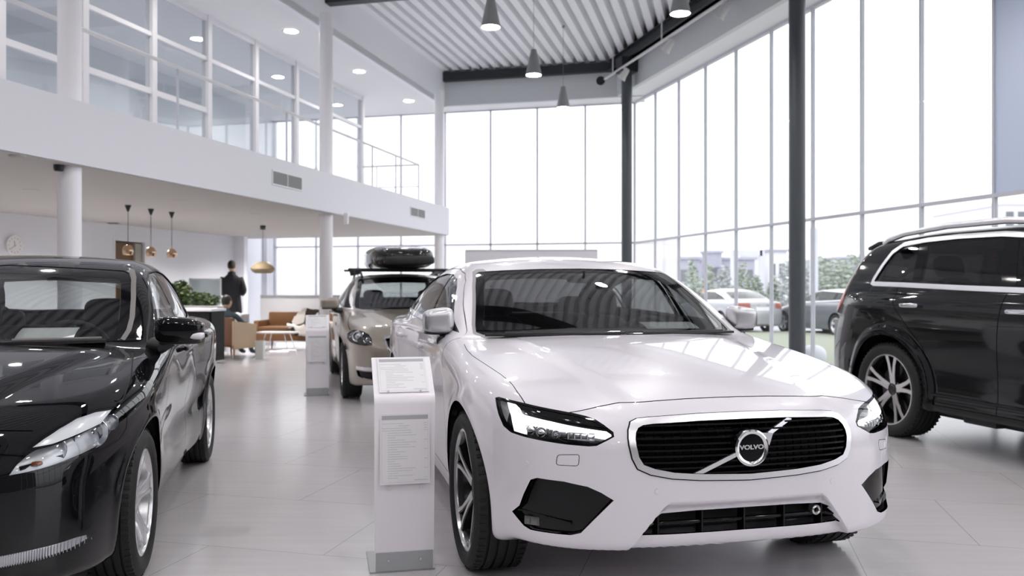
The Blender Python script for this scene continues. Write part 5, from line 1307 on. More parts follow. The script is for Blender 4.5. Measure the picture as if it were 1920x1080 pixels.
def lights():
    # cone pendants: two rows in view; outer and rearmost lamps are added, unseen fill
    def pendant(a, s, zb, lab):
        g = empty('pendant_lamp', AS(a, s, zb), 0, lab, 'lamp', 'cone pendant lamps under the ribbed roof')
        m = MB(); m.lathe([(.130, 0), (.134, .004), (.126, .05), (.052, .40), (.045, .43), (.0, .435)], 32); m.build('lamp_shade', M['lamp_grey'], g, 40)
        m = MB(); m.lathe([(0, .012), (.10, .012), (.118, .006)], 32); m.build('lamp_glass', M['lamp_emit'], g, 0, fix=False)
        m = MB(); m.tube([(0, 0, .43), (0, 0, 6.45-zb)], .004, 6); m.lathe([(0, 6.40-zb), (.03, 6.40-zb), (.03, 6.44-zb)], 16); m.build('cable', M['cable'], g, 40)
    seen = {(0, 5): 'cone pendant lamp with grey shade, nearest of the left row, high above the white saloon', (0, 6): 'grey cone pendant lamp hanging in front of the dark beam at the back', (0, 7): 'farthest grey cone pendant lamp, hanging lowest in front of the back windows', (1, 4): 'grey cone pendant lamp hanging beside the right roof beam and track rail'}
    for r_, (a, s0) in enumerate(((-3.1, -2.15), (-.56, -.2), (2.0, -1.5), (4.6, -.6), (7.2, -1.8))):
        for k in range(-2, 8):
            s = s0+2.68*k
            if r_ == 0: s = 11.15+2.68*(k-5)
            if r_ == 1: s = 11.2+2.68*(k-4)
            p = AS(a, s); d = p-CORN
            if d.x*uy-d.y*ux < 1.2 or s > 18 or (r_ == 1 and k > 4): continue
            zz = 4.80
            pendant(a, s, zz, seen.get((r_, k), 'unseen grey cone pendant lamp above the camera, carrying the rows on and adding fill'))
    # recessed downlights under the upper ceiling
    nm = {12.96: 'round recessed downlight in the upper ceiling, nearest of the three in view', 15.7: 'middle round recessed downlight in the upper ceiling', 18.45: 'farthest round recessed downlight, close to the upper back window'}
    for s in (18.45, 15.7, 12.96, 10.2, 7.5, 4.8, 2.1, -.6, -3.3):
        g = empty('downlight', AS(-7.1, s, 5.58), 0, nm.get(s, 'round recessed downlight in the upper ceiling, outside the frame'), 'lamp', 'downlights of the upper ceiling')
        m = MB(); m.lathe([(.11, -.004), (.135, -.012), (.16, -.002)], 32); m.build('lamp_ring', M['track_white'], g, 40, fix=False)
        m = MB(); m.lathe([(0, -.006), (.112, -.006)], 32); m.build('lamp_glass', M['down_emit'], g, 0, fix=False)
    # fill lamps added in the soffit to brighten the wall under the gallery
    for a in (-9.1,):
        for s in (-3.5, -.5, 2.5, 5.5, 8.5, 11.2, 13.9, 16.4):
            g = empty('soffit_fill_lamp', AS(a, s, 2.405), 0, 'small added fill lamp let into the soffit under the gallery', 'lamp', 'added fill lamps of the soffit')
            m = MB(); m.lathe([(.05, .002), (.062, -.003), (.07, .02)], 24); m.build('lamp_ring', M['soffit_white'], g, 40, fix=False)
            L = bpy.data.lights.new('fill_light', 'SPOT'); L.energy = SOF*(1.2 if s < 9 else 2.4); L.spot_size = R(150); L.spot_blend = .6; L.shadow_soft_size = .05; L.color = (1, .96, .93)
            o = bpy.data.objects.new('fill_light', L); COL.objects.link(o); o.parent = g; o.location = (0, 0, -.01)
    # unseen fill lamps added in the offices to brighten the view through the glazing
    for s in (16.5, 13.2, 9.9, 6.6, 3.3, 0, -3.3):
        g = empty('office_fill_lamp', AS(-9.6, s, 5.58), 0, 'unseen fill lamp added inside the glazed offices on the gallery', 'lamp', 'added fill lamps of the offices')
        m = MB(); m.lathe([(.11, -.004), (.13, -.012), (.15, -.002)], 28); m.build('lamp_ring', M['track_white'], g, 40, fix=False)
        L = bpy.data.lights.new('fill_light', 'SPOT'); L.energy = 26; L.spot_size = R(160); L.spot_blend = .5; L.shadow_soft_size = .1; L.color = (1, .97, .94)
        o = bpy.data.objects.new('fill_light', L); COL.objects.link(o); o.parent = g; o.location = (0, 0, -.02)
    # track rail with spot heads
    e = empty('track_rail', FC(.6, .98, 5.92), 0, 'white lighting track rail hung along the right roof beam', 'track rail'); inv = Matrix.Translation(-e.location)
    m = MB(); m.box(.6, 16, .96, 1.0, 5.90, 5.935, inv @ TF); m.build('rail', M['track_white'], e, 0)
    for t in (1.1, 3.6, 6.1, 8.6):
        m = MB(); m.box(t-.012, t+.012, .97, .99, 5.93, 6.45, inv @ TF); m.build('hanger', M['track_white'], e, 0)
    for t, lab in ((1.75, 'white track spotlight by the corner column, last on the rail'), (3.9, 'white track spotlight in the middle of the rail'), (5.95, 'white track spotlight on the rail nearest the tall column'), (9., 'white track spotlight on the rail, out of the frame')):
        p = FC(t, .98, 5.893); g = empty('spotlight', p, 0, lab, 'spotlight', 'spotlights on the track rail')
        d = Vector((-uy*.0-.35*ux+.30*uy, -.35*uy-.30*ux, -.55)); d.normalize()
        T = Matrix.Translation((0, 0, -.14)) @ d.to_track_quat('Z', 'Y').to_matrix().to_4x4()
        m = MB(); m.lathe([(.0, -.13), (.045, -.13), (.06, -.10), (.072, .04), (.092, .10), (.096, .12), (.084, .118), (.06, .06)], 24, T); m.build('spot_head', M['track_white'], g, 40)
        m = MB(); m.lathe([(0, .105), (.082, .108)], 24, T); m.build('lamp_glass', M['drl_off'], g, 40)
        m = MB(); m.tube([(0, 0, 0), (0, 0, -.10)], .012, 8); m.box(-.02, .02, -.07, .07, -.012, .004); m.build('stem', M['track_white'], g, 40)
# ------------------------------------------------------------------ things on the floor, lounge, people, outdoors
def PX(px, d): return (px-960)/1587.*d
mat('stand_white', (.86, .83, .88), .38, coat=.2); mat('plinth_grey', (.42, .43, .45), .35, metal=.3); mat('print_grey', (.42, .42, .45), .7); mat('print_pale', (.60, .60, .63), .7)
mat('leather_tan', (.19, .088, .036), .5, bump=(40, .1)); mat('leather_brown', (.135, .062, .032), .5); mat('plywood', (.42, .31, .20), .5); mat('wood_leg', (.30, .17, .08), .5)
mat('copper', (.60, .42, .28), .18, metal=1.); mat('veneer', (.26, .20, .12), .5); mat('bulb', (1, 1, 1), .5, emit=(1, .95, .88), estr=1.8)
mat('cabinet_black', (.006, .006, .007), .6, spec=.3); mat('coat_black', (.006, .006, .008), .8); mat('skin', (.50, .33, .25), .5); mat('hair_dark', (.018, .014, .012), .6); mat('sweater', (.05, .07, .085), .85)
mat('leaf', (.045, .08, .028), .7); mat('leaf_pale', (.13, .18, .07), .7); mat('clock_white', (.80, .78, .78), .3); mat('hide_white', (.72, .68, .64), .9); mat('hide_brown', (.05, .03, .022), .9)
mat('partition_grey', (.60, .60, .62), .6); mat('bin_white', (.66, .66, .64), .5); mat('screen_white', (.78, .76, .82), .4)
def price_stand(x, y, rz, lab):
    r = empty('price_stand', (x, y, 0), rz, lab, 'stand', 'price stands beside the cars')
    w = .128
    # side profile of the bent sheet: y backwards, z up
    pr = [(.0, .085), (-.012, .40), (-.022, .735)]
    for i in range(9):
        t = i/8*R(52); pr.append((-.022+.055*(1-math.cos(t)), .735+.055*math.sin(t)))
    x0, z0 = pr[-1]; pr += [(x0+.235*math.cos(R(38)), z0+.235*math.sin(R(38)))]
    m = MB(); V = []; n = len(pr)
    T = [((pr[min(i+1, n-1)][0]-pr[max(i-1, 0)][0]), (pr[min(i+1, n-1)][1]-pr[max(i-1, 0)][1])) for i in range(n)]
    off = []
    for (a, b), (c, d) in zip(pr, T): L = math.hypot(c, d); off.append((a+.012*d/L, b-.012*c/L))
    def wid(i): return w+.004*(pr[i][1]/.74)
    for i, (a, b) in enumerate(pr): V += [(-wid(i), a, b), (wid(i), a, b)]
    for i, (a, b) in enumerate(off): V += [(-wid(i), a, b), (wid(i), a, b)]
    F = []; o = 2*n
    for i in range(n-1):
        F += [(2*i, 2*i+1, 2*i+3, 2*i+2), (o+2*i, o+2*i+2, o+2*i+3, o+2*i+1), (2*i, 2*i+2, o+2*i+2, o+2*i), (2*i+1, o+2*i+1, o+2*i+3, 2*i+3)]
    F += [(0, o, o+1, 1), (2*n-2, 2*n-1, o+2*n-1, o+2*n-2)]
    m.add(V, F); m.build('panel', M['stand_white'], r, 35)
    m = MB(); m.box(-.124, .124, -.004, .016, 0.008, .09); m.build('plinth', M['plinth_grey'], r, 0, bevel=.002)
    m = MB(); m.box(-.15, .135, 0.0, .30, 0, .008); m.build('foot_plate', M['plinth_grey'], r, 0, bevel=.002)
    m = MB(); m.box(-.10, .10, .09, .10, .008, .74); m.build('back_brace', M['stand_white'], r, 0, bevel=.002)
    for sx in (-.07, .07):
        m = MB(); m.lathe([(0, -.007), (.006, -.007), (.0075, -.002), (.0075, 0)], 16, Matrix.Translation((sx, -.004, .055)), ax='y'); m.build('bolt', M['alloy'], r, 40)
    # the sheets: front and sloping top
    a0 = math.atan2(.735-.085, -.022); 
    Tf = Matrix.Translation((0, -.0195, .70)) @ Matrix.Rotation(R(90)-.034, 4, 'X')      # local y up the panel
    s0, z0 = pr[-2]; s1, z1 = pr[-1]
    Tt = Matrix.Translation((0, s0-.002, z0+.002)) @ Matrix.Rotation(math.atan2(z1-z0, s1-s0), 4, 'X')
    for T_, ylo, yhi, rows in ((Tf, -.31, -.005, 24), (Tt, .006, .225, 15)):
        m = MB(); m.box(-.108, .108, ylo, yhi, 0, .0025, T_); sh = m.build('sheet', M['paper'], r, 0)
        m = MB(); m.box(-.100, .100, yhi-.026, yhi-.008, .0025, .0030, T_); m.build('heading_band', M['print_grey'], sh, 0)
        m = MB(); rnd = random.Random(5)
        for k in range(rows):
            y = yhi-.044-k*(yhi-ylo-.060)/rows
            x0 = -.098 if k < 4 else -.075; L = rnd.uniform(.03, .13)
            if k == 1: x0, L = -.03, .05
            m.box(x0, x0+L, y, y+.003, .0025, .0029, T_)
            if k % 4 == 3 or k < 4: m.box(.082, .096, y, y+.003, .0025, .0029, T_)
        m.box(-.100, .100, ylo+.008, ylo+.0095, .0025, .0029, T_); m.box(.04, .098, ylo+.014, ylo+.019, .0025, .0029, T_)
        m.box(-.1005, -.0995, ylo+.008, yhi-.03, .0025, .0029, T_); m.box(.0995, .1005, ylo+.008, yhi-.03, .0025, .0029, T_)
        m.build('print_lines', M['print_pale'], sh, 0)
        for sx in (-.07, .07):
            m = MB(); m.lathe([(0, .006), (.005, .006), (.006, 0)], 14, T_ @ Matrix.Translation((sx, ylo-.012 if T_ is Tf else ylo+.004, 0))); m.build('sheet_bolt', M['alloy'], r, 40)
    return r
def foliage(m, c, r, n, sz, rnd, shape=None):
    for _ in range(n):
        while True:
            p = Vector((rnd.uniform(-1, 1), rnd.uniform(-1, 1), rnd.uniform(-1, 1)))
            if .35 < p.length < 1 and (shape is None or shape(p)): break
        q = Vector((c[0]+p.x*r[0], c[1]+p.y*r[1], c[2]+p.z*r[2])); d = Vector((rnd.gauss(0, 1), rnd.gauss(0, 1), rnd.gauss(0, 1)))
        if d.length < .1: continue
        T = Matrix.Translation(q) @ d.to_track_quat('Z', 'Y').to_matrix().to_4x4(); s = sz*rnd.uniform(.6, 1.3)
        m.add([T @ Vector(v) for v in ((-s, 0, 0), (0, -s*.45, .06*s), (s, 0, 0), (0, s*.45, .06*s))], [(0, 1, 2, 3)])
def lounge():
    # three copper pendants
    for px, d, lab in ((240, 11.9, 'copper globe pendant in front of the brown doorway, leftmost of three'), (283, 12.46, 'copper globe pendant lamp, middle of the three in a row'), (322, 12.98, 'copper globe pendant lamp, rightmost of the three in a row')):
        g = empty('globe_pendant', (PX(px, d), d, 1.72), 0, lab, 'lamp', 'copper pendants over the lounge')
        m = MB(); m.lathe([(.0, .125), (.02, .125), (.045, .115), (.072, .07), (.075, .03), (.062, -.015), (.058, -.012), (.070, .03), (.066, .068), (.04, .108), (0, .118)], 32); m.build('lamp_shade', M['copper'], g, 60)
        m = MB(); m.sell((0, 0, .035), (.035, .035, .035), 1, 1, 12, 16); m.build('bulb', M['bulb'], g, 60)
        m = MB(); m.tube([(0, 0, .12), (0, 0, .62)], .004, 6); m.build('cord', M['trim_black'], g, 40)
        m = MB(); m.lathe([(0, .685), (.045, .685), (.012, .595), (0, .592)], 24); m.build('canopy', M['trim_black'], g, 40)
    d = 16.6; g = empty('shade_pendant', (PX(493, d), d, 1.53), 0, 'wide oval wood veneer pendant lamp hanging over the coffee table', 'lamp')
    m = MB(); m.lathe([(.05, .225), (.13, .205), (.20, .14), (.235, .085), (.20, .03), (.15, .0), (.145, .006), (.19, .035), (.225, .085), (.19, .135), (.12, .195), (.05, .215)], 40); m.build('lamp_shade', M['veneer'], g, 60)
    m = MB(); m.sell((0, 0, .09), (.06, .06, .07), 1, 1, 12, 18); m.build('bulb', M['bulb'], g, 60)
    m = MB(); m.tube([(0, 0, .22), (0, 0, .85)], .004, 6); m.lathe([(0, .875), (.05, .875), (.05, .855), (0, .85)], 20); m.build('cord', M['trim_black'], g, 40)
    # clock on the left wall
    T = TA @ Matrix.Translation((-10.8, (13.24-10.8*.2436)/.9699, 1.907)) @ Matrix.Rotation(R(90), 4, 'Y')
    g = empty('wall_clock', T.translation, 0, 'round white wall clock on the grey wall above the black hatchback', 'clock'); T = Matrix.Translation(-T.translation) @ T
    m = MB(); m.lathe([(0, .0), (.155, .0), (.16, .02), (.155, .045), (.14, .04), (0, .035)], 40, T); m.build('clock_case', M['clock_white'], g, 40)
    m = MB()
    for k in range(12):
        a = k*PI/6; m.box(-.006, .006, .105, .128, .036, .040, T @ Matrix.Rotation(a, 4, 'Z'))
    m.box(-.006, .006, -.02, .07, .040, .043, T @ Matrix.Rotation(R(100), 4, 'Z')); m.box(-.004, .004, -.02, .11, .044, .046, T @ Matrix.Rotation(R(215), 4, 'Z')); m.build('clock_hands', M['lamp_grey'], g, 0)
    # soffit fittings
    for px, py, lab, nm, r_, h_ in ((110, 309, 'small dark spotlight on the soffit near the left column', 'soffit_spot', .045, .06), (493, 423, 'small dark fitting on the soffit above the veneer pendant', 'soffit_spot', .05, .05), (33, 292, 'flat white smoke detector on the soffit, leftmost', 'smoke_detector', .07, .02), (58, 356, 'flat pale ceiling speaker in the soffit above the clock', 'ceiling_speaker', .09, .006), (337, 376, 'flat pale ceiling speaker in the soffit beyond the copper pendants', 'ceiling_speaker', .09, .006), (480, 401, 'flat pale ceiling speaker in the soffit near the wide veneer pendant', 'ceiling_speaker', .09, .006)):
        d = 1.165*1587/(540-py); m = MB(); p = (PX(px, d), d, 2.405)
        m.lathe([(0, -h_), (r_*.8, -h_), (r_, -h_*.6), (r_, 0)], 24, Matrix.Translation(p)); tag(m.build(nm, M['trim_black' if nm == 'soffit_spot' else 'soffit_white'], None, 40), lab, 'fitting')
    d = 1.165*1587/(540-418); m = MB(); x = PX(213, d); m.box(x-.09, x+.09, d-.05, d+.05, 2.392, 2.405); 
    for k in range(4): m.box(x-.08, x+.08, d-.04+.022*k, d-.03+.022*k, 2.386, 2.394)
    tag(m.build('ceiling_grille', M['vent_grey'], None, 0), 'small dark slot grille in the soffit left of the copper pendants', 'vent')
    d = 13.3; x = PX(651, d); m = MB(); m.box(x-.035, x+.035, d-.12, d-.06, 2.24, 2.41); m.box(x-.02, x+.02, d-.125, d-.12, 2.27, 2.36)
    tag(m.build('wall_sensor', M['column_white'], None, 0, bevel=.008), 'small white sensor box high on the middle gallery column', 'sensor')
    # partition, sofa, throw
    d = 18.4; x0, x1 = PX(488, d), PX(660, d); m = MB(); m.box(x0, x1, d, d+.06, .06, 1.06); o = tag(m.build('partition', M['partition_grey'], None, 0, bevel=.01), 'low pale grey partition screen behind the tan sofa', 'partition')
    m = MB(); m.box(x0, x1, d-.01, d+.07, 1.06, 1.085); m.build('top_rail', M['plinth_grey'], o, 0)
    for x in (x0+.2, x1-.2): m = MB(); m.box(x-.04, x+.04, d-.15, d+.2, 0, .06); m.build('foot', M['plinth_grey'], o, 0)
    d = 16.9; x0 = PX(492, d); r = empty('sofa', (x0+.85, d, 0), R(-4), 'low tan leather sofa in front of the pale partition screen', 'sofa')
    m = MB(); m.box(-.85, .85, -.35, .38, .20, .40); m.build('seat_base', M['leather_tan'], r, 35, bevel=.03)
    m = MB(); m.box(-.83, 0, -.37, .25, .40, .48); m.box(0.005, .83, -.37, .25, .40, .48); m.build('seat_cushion', M['leather_tan'], r, 35, bevel=.03)
    m = MB(); m.box(-.83, -.003, .22, .40, .44, .76); m.box(.003, .83, .22, .40, .44, .76); m.build('back_cushion', M['leather_tan'], r, 35, bevel=.04)
    for x in (-.87, .87): m = MB(); m.box(x-.05, x+.05, -.35, .40, .18, .60); m.build('armrest', M['leather_tan'], r, 35, bevel=.025)
    for x in (-.80, .80):
        for y in (-.32, .34): m = MB(); m.tube([(x, y, 0), (x*.98, y*.97, .2)], [.014, .02], 10); m.build('leg', M['wood_leg'], r, 40)
    # cow hide thrown over the sofa: a rumpled sheet
    c = r.matrix_basis @ Vector((.12, -.05, 0)) if False else Vector((x0+.85+.05, d-.02, 0))
    nt = None; hm = mat('cow_hide', (.7, .66, .62), .95); nt = hm.node_tree; tc = nt.nodes.new('ShaderNodeTexCoord'); n = nt.nodes.new('ShaderNodeTexNoise'); n.inputs['Scale'].default_value = 3.2; n.inputs['Detail'].default_value = 1
    rp = nt.nodes.new('ShaderNodeValToRGB'); rp.color_ramp.interpolation = 'CONSTANT'; rp.color_ramp.elements[0].color = (.04, .025, .02, 1); rp.color_ramp.elements[1].color = (.72, .68, .64, 1); rp.color_ramp.elements[1].position = .49
    nt.links.new(tc.outputs['Object'], n.inputs['Vector']); nt.links.new(n.outputs['Fac'], rp.inputs[0]); nt.links.new(rp.outputs[0], nt.nodes['Principled BSDF'].inputs['Base Color'])
    V, F = [], []; nu, nv = 22, 16
    for i in range(nu+1):
        for k in range(nv+1):
            u, v = i/nu, k/nv; xx = -.32+.75*u+.05*math.sin(7*v+3*u)
            t = v*1.0
            if t < .22: yy, zz = -.40, .30+.20*t/.22
            elif t < .68: yy, zz = -.40+.58*(t-.22)/.46, .50
            else: yy, zz = .19+.06*(t-.68)/.32, .50+.30*(t-.68)/.32
            V.append((xx, yy-.012, zz+.012+.018*math.sin(9*u+5*v)+.012*math.sin(17*u-9*v)))
    for i in range(nu):
        for k in range(nv):
            if (i-nu/2)**2/(nu/2)**2+(k-nv/2)**2/(nv/2)**2 < 1.25: a = i*(nv+1)+k; F.append((a, a+1, a+nv+2, a+nv+1))
    m = MB(); m.add(V, F); o = m.build('hide_throw', hm, None, 60); o.location = r.location; o.rotation_euler = r.rotation_euler
    sm = o.modifiers.new('t', 'SOLIDIFY'); sm.thickness = .008; tag(o, 'brown and white cowhide thrown over the tan sofa', 'throw')
    # coffee table
    d = 15.7; r = empty('coffee_table', (PX(521, d), d, 0), R(-6), 'low pale coffee table on slanted metal legs before the sofa', 'table')
    m = MB(); m.prism(rpoly([(-.36, -.22), (.34, -.22), (.38, .2), (-.34, .22)], .12, 6), .405, .43); m.build('table_top', M['paper'], r, 30)
    for x, y in ((-.26, -.15), (.24, -.15), (.26, .14), (-.24, .15)): m = MB(); m.tube([(x*1.15, y*1.2, 0), (x*.7, y*.8, .41)], .009, 8); m.build('leg', M['alloy'], r, 40)
    m = MB(); m.tube([(-.29, -.18, .08), (.28, -.18, .08)], .008, 8); m.tube([(-.27, .17, .08), (.29, .16, .08)], .008, 8); m.build('stretcher', M['alloy'], r, 40)
    # bin
    d = 14.75; m = MB(); m.prism(rpoly([(-.085, -.08), (.085, -.08), (.085, .08), (-.085, .08)], .03, 4), 0, .02); m.lathe([(.085, .0), (.10, .32), (.094, .32), (.08, .02), (0, .02)], 4, Matrix.Rotation(R(45), 4, 'Z')); o = m.build('waste_bin', M['bin_white'], None, 20); o.location = (PX(488, d), d, 0)
    tag(o, 'small square off-white bin on the floor beside the armchair', 'bin')
    # armchair
    d = 15.25; r = empty('armchair', (PX(436, d), d, 0), R(-17), 'brown leather armchair with pale wooden side panels, seen from behind', 'armchair')
    m = MB(); m.box(-.24, .24, -.36, -.29, .20, .72); m.build('backrest', M['leather_brown'], r, 35, bevel=.02)
    m = MB(); m.box(-.23, .23, -.28, .30, .26, .40); m.build('seat', M['leather_tan'], r, 35, bevel=.03)
    for x in (-.262, .262):
        m = MB(); m.prism([(-.36, .16), (.30, .16), (.34, .58), (-.36, .66)], x-.02, x+.02, 'x'); m.build('side_panel', M['plywood'], r, 0, bevel=.006)
        for y in (-.32, .32): m = MB(); m.tube([(x, y*1.05, 0), (x, y, .2)], [.014, .02], 10); m.build('leg', M['wood_leg'], r, 40)
    seated = r
    # seated person in the armchair
    p = empty('person', (r.location.x-.02, r.location.y+.02, 0), R(-17), 'seated person with short dark hair and dark sweater in the armchair', 'person')
    J = [((0, -.12, .46), (.14, .12)), ((0, -.17, .60), (.15, .11)), ((0, -.20, .74), (.17, .10)), ((0, -.18, .83), (.06, .06)), ((0, -.16, .89), (.05, .055)),
         ((.19, -.17, .76), .055), ((.25, -.02, .60), .046), ((.20, .20, .58), .036), ((-.19, -.17, .76), .055), ((-.25, -.02, .60), .046), ((-.18, .20, .58), .036),
         ((.10, .05, .47), .085), ((.11, .36, .50), .065), ((.11, .44, .08), .045), ((-.10, .05, .47), .085), ((-.11, .36, .50), .065), ((-.11, .44, .08), .045), ((.11, .56, .05), .035), ((-.11, .56, .05), .035)]
    skin('body', J, [(0, 1), (1, 2), (2, 3), (3, 4), (2, 5), (5, 6), (6, 7), (2, 8), (8, 9), (9, 10), (0, 11), (11, 12), (12, 13), (0, 14), (14, 15), (15, 16), (13, 17), (16, 18)], M['sweater'], p)
    def head(par, c, sc=1.):
        m = MB(); m.sell(c, (.076*sc, .095*sc, .118*sc), .9, .95, 20, 26, None, lambda q: (q.x*(1-.18*max(0, -q.z/.118)), q.y+(.012 if q.y > 0 and abs(q.x) < .03 and -.03 < q.z < .02 else 0), q.z))
        for sx in (-1, 1): m.sell((c[0]+sx*.076*sc, c[1]-.005, c[2]), (.012, .022, .032), .8, .8, 8, 12)
        m.sell((c[0], c[1]+.10*sc, c[2]-.015), (.013, .018, .022), .8, .8, 8, 10)
        h = m.build('head', M['skin'], par, 60)
        m = MB(); m.sell((c[0], c[1]-.014, c[2]+.028), (.083*sc, .098*sc, .105*sc), .9, .95, 18, 26, None, lambda q: (q.x, q.y, q.z if q.z > -.05 or q.y < 0 else -.05)); m.build('hair', M['hair_dark'], h, 60)
    head(p, (0, -.14, .985), .98)
    m = MB(); m.sell((.18, .25, .59), (.03, .05, .02), .8, .8, 8, 12); m.sell((-.16, .25, .59), (.03, .05, .02), .8, .8, 8, 12); m.build('hands', M['skin'], p, 60)
    m = MB(); V = [(-.15+.30*i/8, .30+.02*math.sin(i), .58+.20*j/4+.01*math.sin(i*1.3)) for j in range(5) for i in range(9)]; m.add(V, [(j*9+i, j*9+i+1, (j+1)*9+i+1, (j+1)*9+i) for j in range(4) for i in range(8)])
    o = m.build('newspaper', M['paper'], None, 60); o.location = p.location; o.rotation_euler = p.rotation_euler; s_ = o.modifiers.new('t', 'SOLIDIFY'); s_.thickness = .004; tag(o, 'open pale newspaper held up by the seated person', 'newspaper')
    # standing person in a black coat, seen from behind, hands in front
    d = 17.8; p = empty('person', (PX(434.5, d), d, 0), R(4), 'standing person in a knee-length black coat seen from behind', 'person')
    J = [((0, 0, .92), (.17, .13)), ((0, 0, 1.10), (.17, .125)), ((0, .0, 1.30), (.20, .125)), ((0, -.01, 1.44), (.14, .10)), ((0, 0, 1.55), (.065, .07)), ((0, .01, 1.62), (.05, .055)),
         ((.20, 0, 1.42), .075), ((.265, -.03, 1.18), .062), ((.17, .20, 1.10), .050), ((-.20, 0, 1.42), .075), ((-.265, -.03, 1.18), .062), ((-.17, .20, 1.10), .050),
         ((.10, 0, .80), (.12, .13)), ((.11, 0, .48), (.085, .10)), ((.11, -.01, .10), .055), ((.11, .12, .045), .04), ((-.10, 0, .80), (.12, .13)), ((-.11, 0, .48), (.085, .10)), ((-.11, -.01, .10), .055), ((-.11, .12, .045), .04)]
    skin('body', J, [(0, 1), (1, 2), (2, 3), (3, 4), (4, 5), (2, 6), (6, 7), (7, 8), (2, 9), (9, 10), (10, 11), (0, 12), (12, 13), (13, 14), (14, 15), (0, 16), (16, 17), (17, 18), (18, 19)], M['coat_black'], p)
    m = MB(); V = []; hs = [(.52, .215, .145), (.70, .20, .14), (.90, .185, .135), (1.08, .180, .13), (1.25, .205, .135), (1.38, .225, .13), (1.46, .16, .11), (1.53, .085, .085), (1.58, .075, .08)]
    n = 32
    for z, rx, ry in hs: V += [(rx*math.cos(2*PI*k/n), ry*math.sin(2*PI*k/n)+(.006*math.sin(9*2*PI*k/n) if z < .95 else 0), z) for k in range(n)]
    m.add(V, [(i*n+k, i*n+(k+1) % n, (i+1)*n+(k+1) % n, (i+1)*n+k) for i in range(len(hs)-1) for k in range(n)]); m.build('coat', M['coat_black'], p, 60)
    head(p, (0, .01, 1.69))
    m = MB(); m.sell((.13, .24, 1.10), (.035, .05, .03), .8, .8, 8, 12); m.sell((-.13, .24, 1.10), (.035, .05, .03), .8, .8, 8, 12); m.build('hands', M['skin'], p, 60)
    # black cabinet, plant boxes
    d = 14.0; r = empty('cabinet', (PX(384, d), d, 0), R(-8), 'tall black cabinet with pale top beside the armchair', 'cabinet')
    m = MB(); m.box(-.22, .22, -.2, .25, .04, .86); m.build('body', M['cabinet_black'], r, 0, bevel=.006)
    m = MB(); m.box(-.20, .20, -.225, -.202, .06, .84); m.build('door', M['cabinet_black'], r, 0, bevel=.004)
    m = MB(); m.box(-.55, .24, -.24, .27, .86, .90); m.build('top', M['paper'], r, 0, bevel=.004)
    m = MB(); m.box(.14, .16, -.245, -.225, .42, .56); m.build('handle', M['alloy'], r, 0)
    rnd = random.Random(3)
    d = 15.6; r = empty('planter_box', (PX(375, d), d, 0), R(-14), 'long planter box of green foliage behind the black cabinet', 'planter')
    m = MB(); m.box(-.62, .45, -.12, .14, .08, .92); m.build('box', M['partition_grey'], r, 0, bevel=.008)
    m = MB(); foliage(m, (-.1, 0, 1.02), (.55, .13, .16), 420, .05, rnd); foliage(m, (-.42, 0, 1.18), (.22, .12, .22), 260, .055, rnd); o = m.build('foliage', M['leaf'], r, 0, fix=False); o['kind'] = 'stuff'
    m = MB(); foliage(m, (-.32, -.05, 1.16), (.22, .10, .2), 120, .05, rnd); foliage(m, (.1, -.05, 1.02), (.35, .1, .13), 110, .05, rnd); o = m.build('pale_foliage', M['leaf_pale'], r, 0, fix=False); o['kind'] = 'stuff'
    mat('frosted', (.62, .68, .72), .35, trans=.55)
    d = 15.85; r = empty('glass_screen', (PX(377, d), d, 0), R(-14), 'pale blue frosted glass screen standing behind the planter foliage', 'screen')
    m = MB(); m.box(-.22, .40, -.01, .01, .3, 1.40); m.build('pane', M['frosted'], r, 0)
    m = MB(); m.box(-.24, -.22, -.02, .02, 0, 1.42); m.box(.40, .42, -.02, .02, 0, 1.42); m.box(-.24, .42, -.02, .02, 1.40, 1.42); m.box(-.3, .48, -.15, .15, 0, .02); m.build('frame', M['partition_grey'], r, 0)
    d = 16.3; r = empty('display_screen', (PX(334, d), d, 0), R(-14), 'dark flat display screen behind the tallest planter foliage', 'screen')
    m = MB(); m.box(-.40, .17, -.02, .02, .85, 1.33); m.build('panel', M['cabinet_black'], r, 0, bevel=.005)
    m = MB(); m.box(-.05, -.01, -.015, .015, .02, .86); m.box(-.25, .2, -.15, .15, 0, .02); m.build('stand', M['trim_black'], r, 0)
    # white screen board beyond the saloon
    d = 13.6; r = empty('display_board', (PX(996, d), d, 0), R(-3), 'long pale lilac display board standing behind the white saloon roof', 'board')
    w = (1120-872)/1587*d/2
    m = MB(); m.box(-w, w, -.06, .06, .10, 1.24+71*d/1587); m.build('panel', M['screen_white'], r, 0, bevel=.012)
    for x in (-w*.7, w*.7): m = MB(); m.box(x-.05, x+.05, -.25, .25, 0, .10); m.build('foot', M['plinth_grey'], r, 0)
    m = MB(); m.box(-w+.01, w-.01, -.065, .065, 1.24+71*d/1587-.02, 1.24+71*d/1587+.006); m.build('top_trim', M['partition_grey'], r, 0)
    # dark post by the glass near the suv
    d = 11.6; m = MB(); z = 1.24-58*d/1587; m.box(-.045, .045, -.03, .03, .02, z); m.box(-.09, .09, -.08, .08, 0, .02); o = m.build('post', M['lamp_grey'], None, 0, bevel=.004); o.location = (PX(1572, d), d, 0)
    tag(o, 'short dark grey post standing left of the graphite sport utility car', 'post')
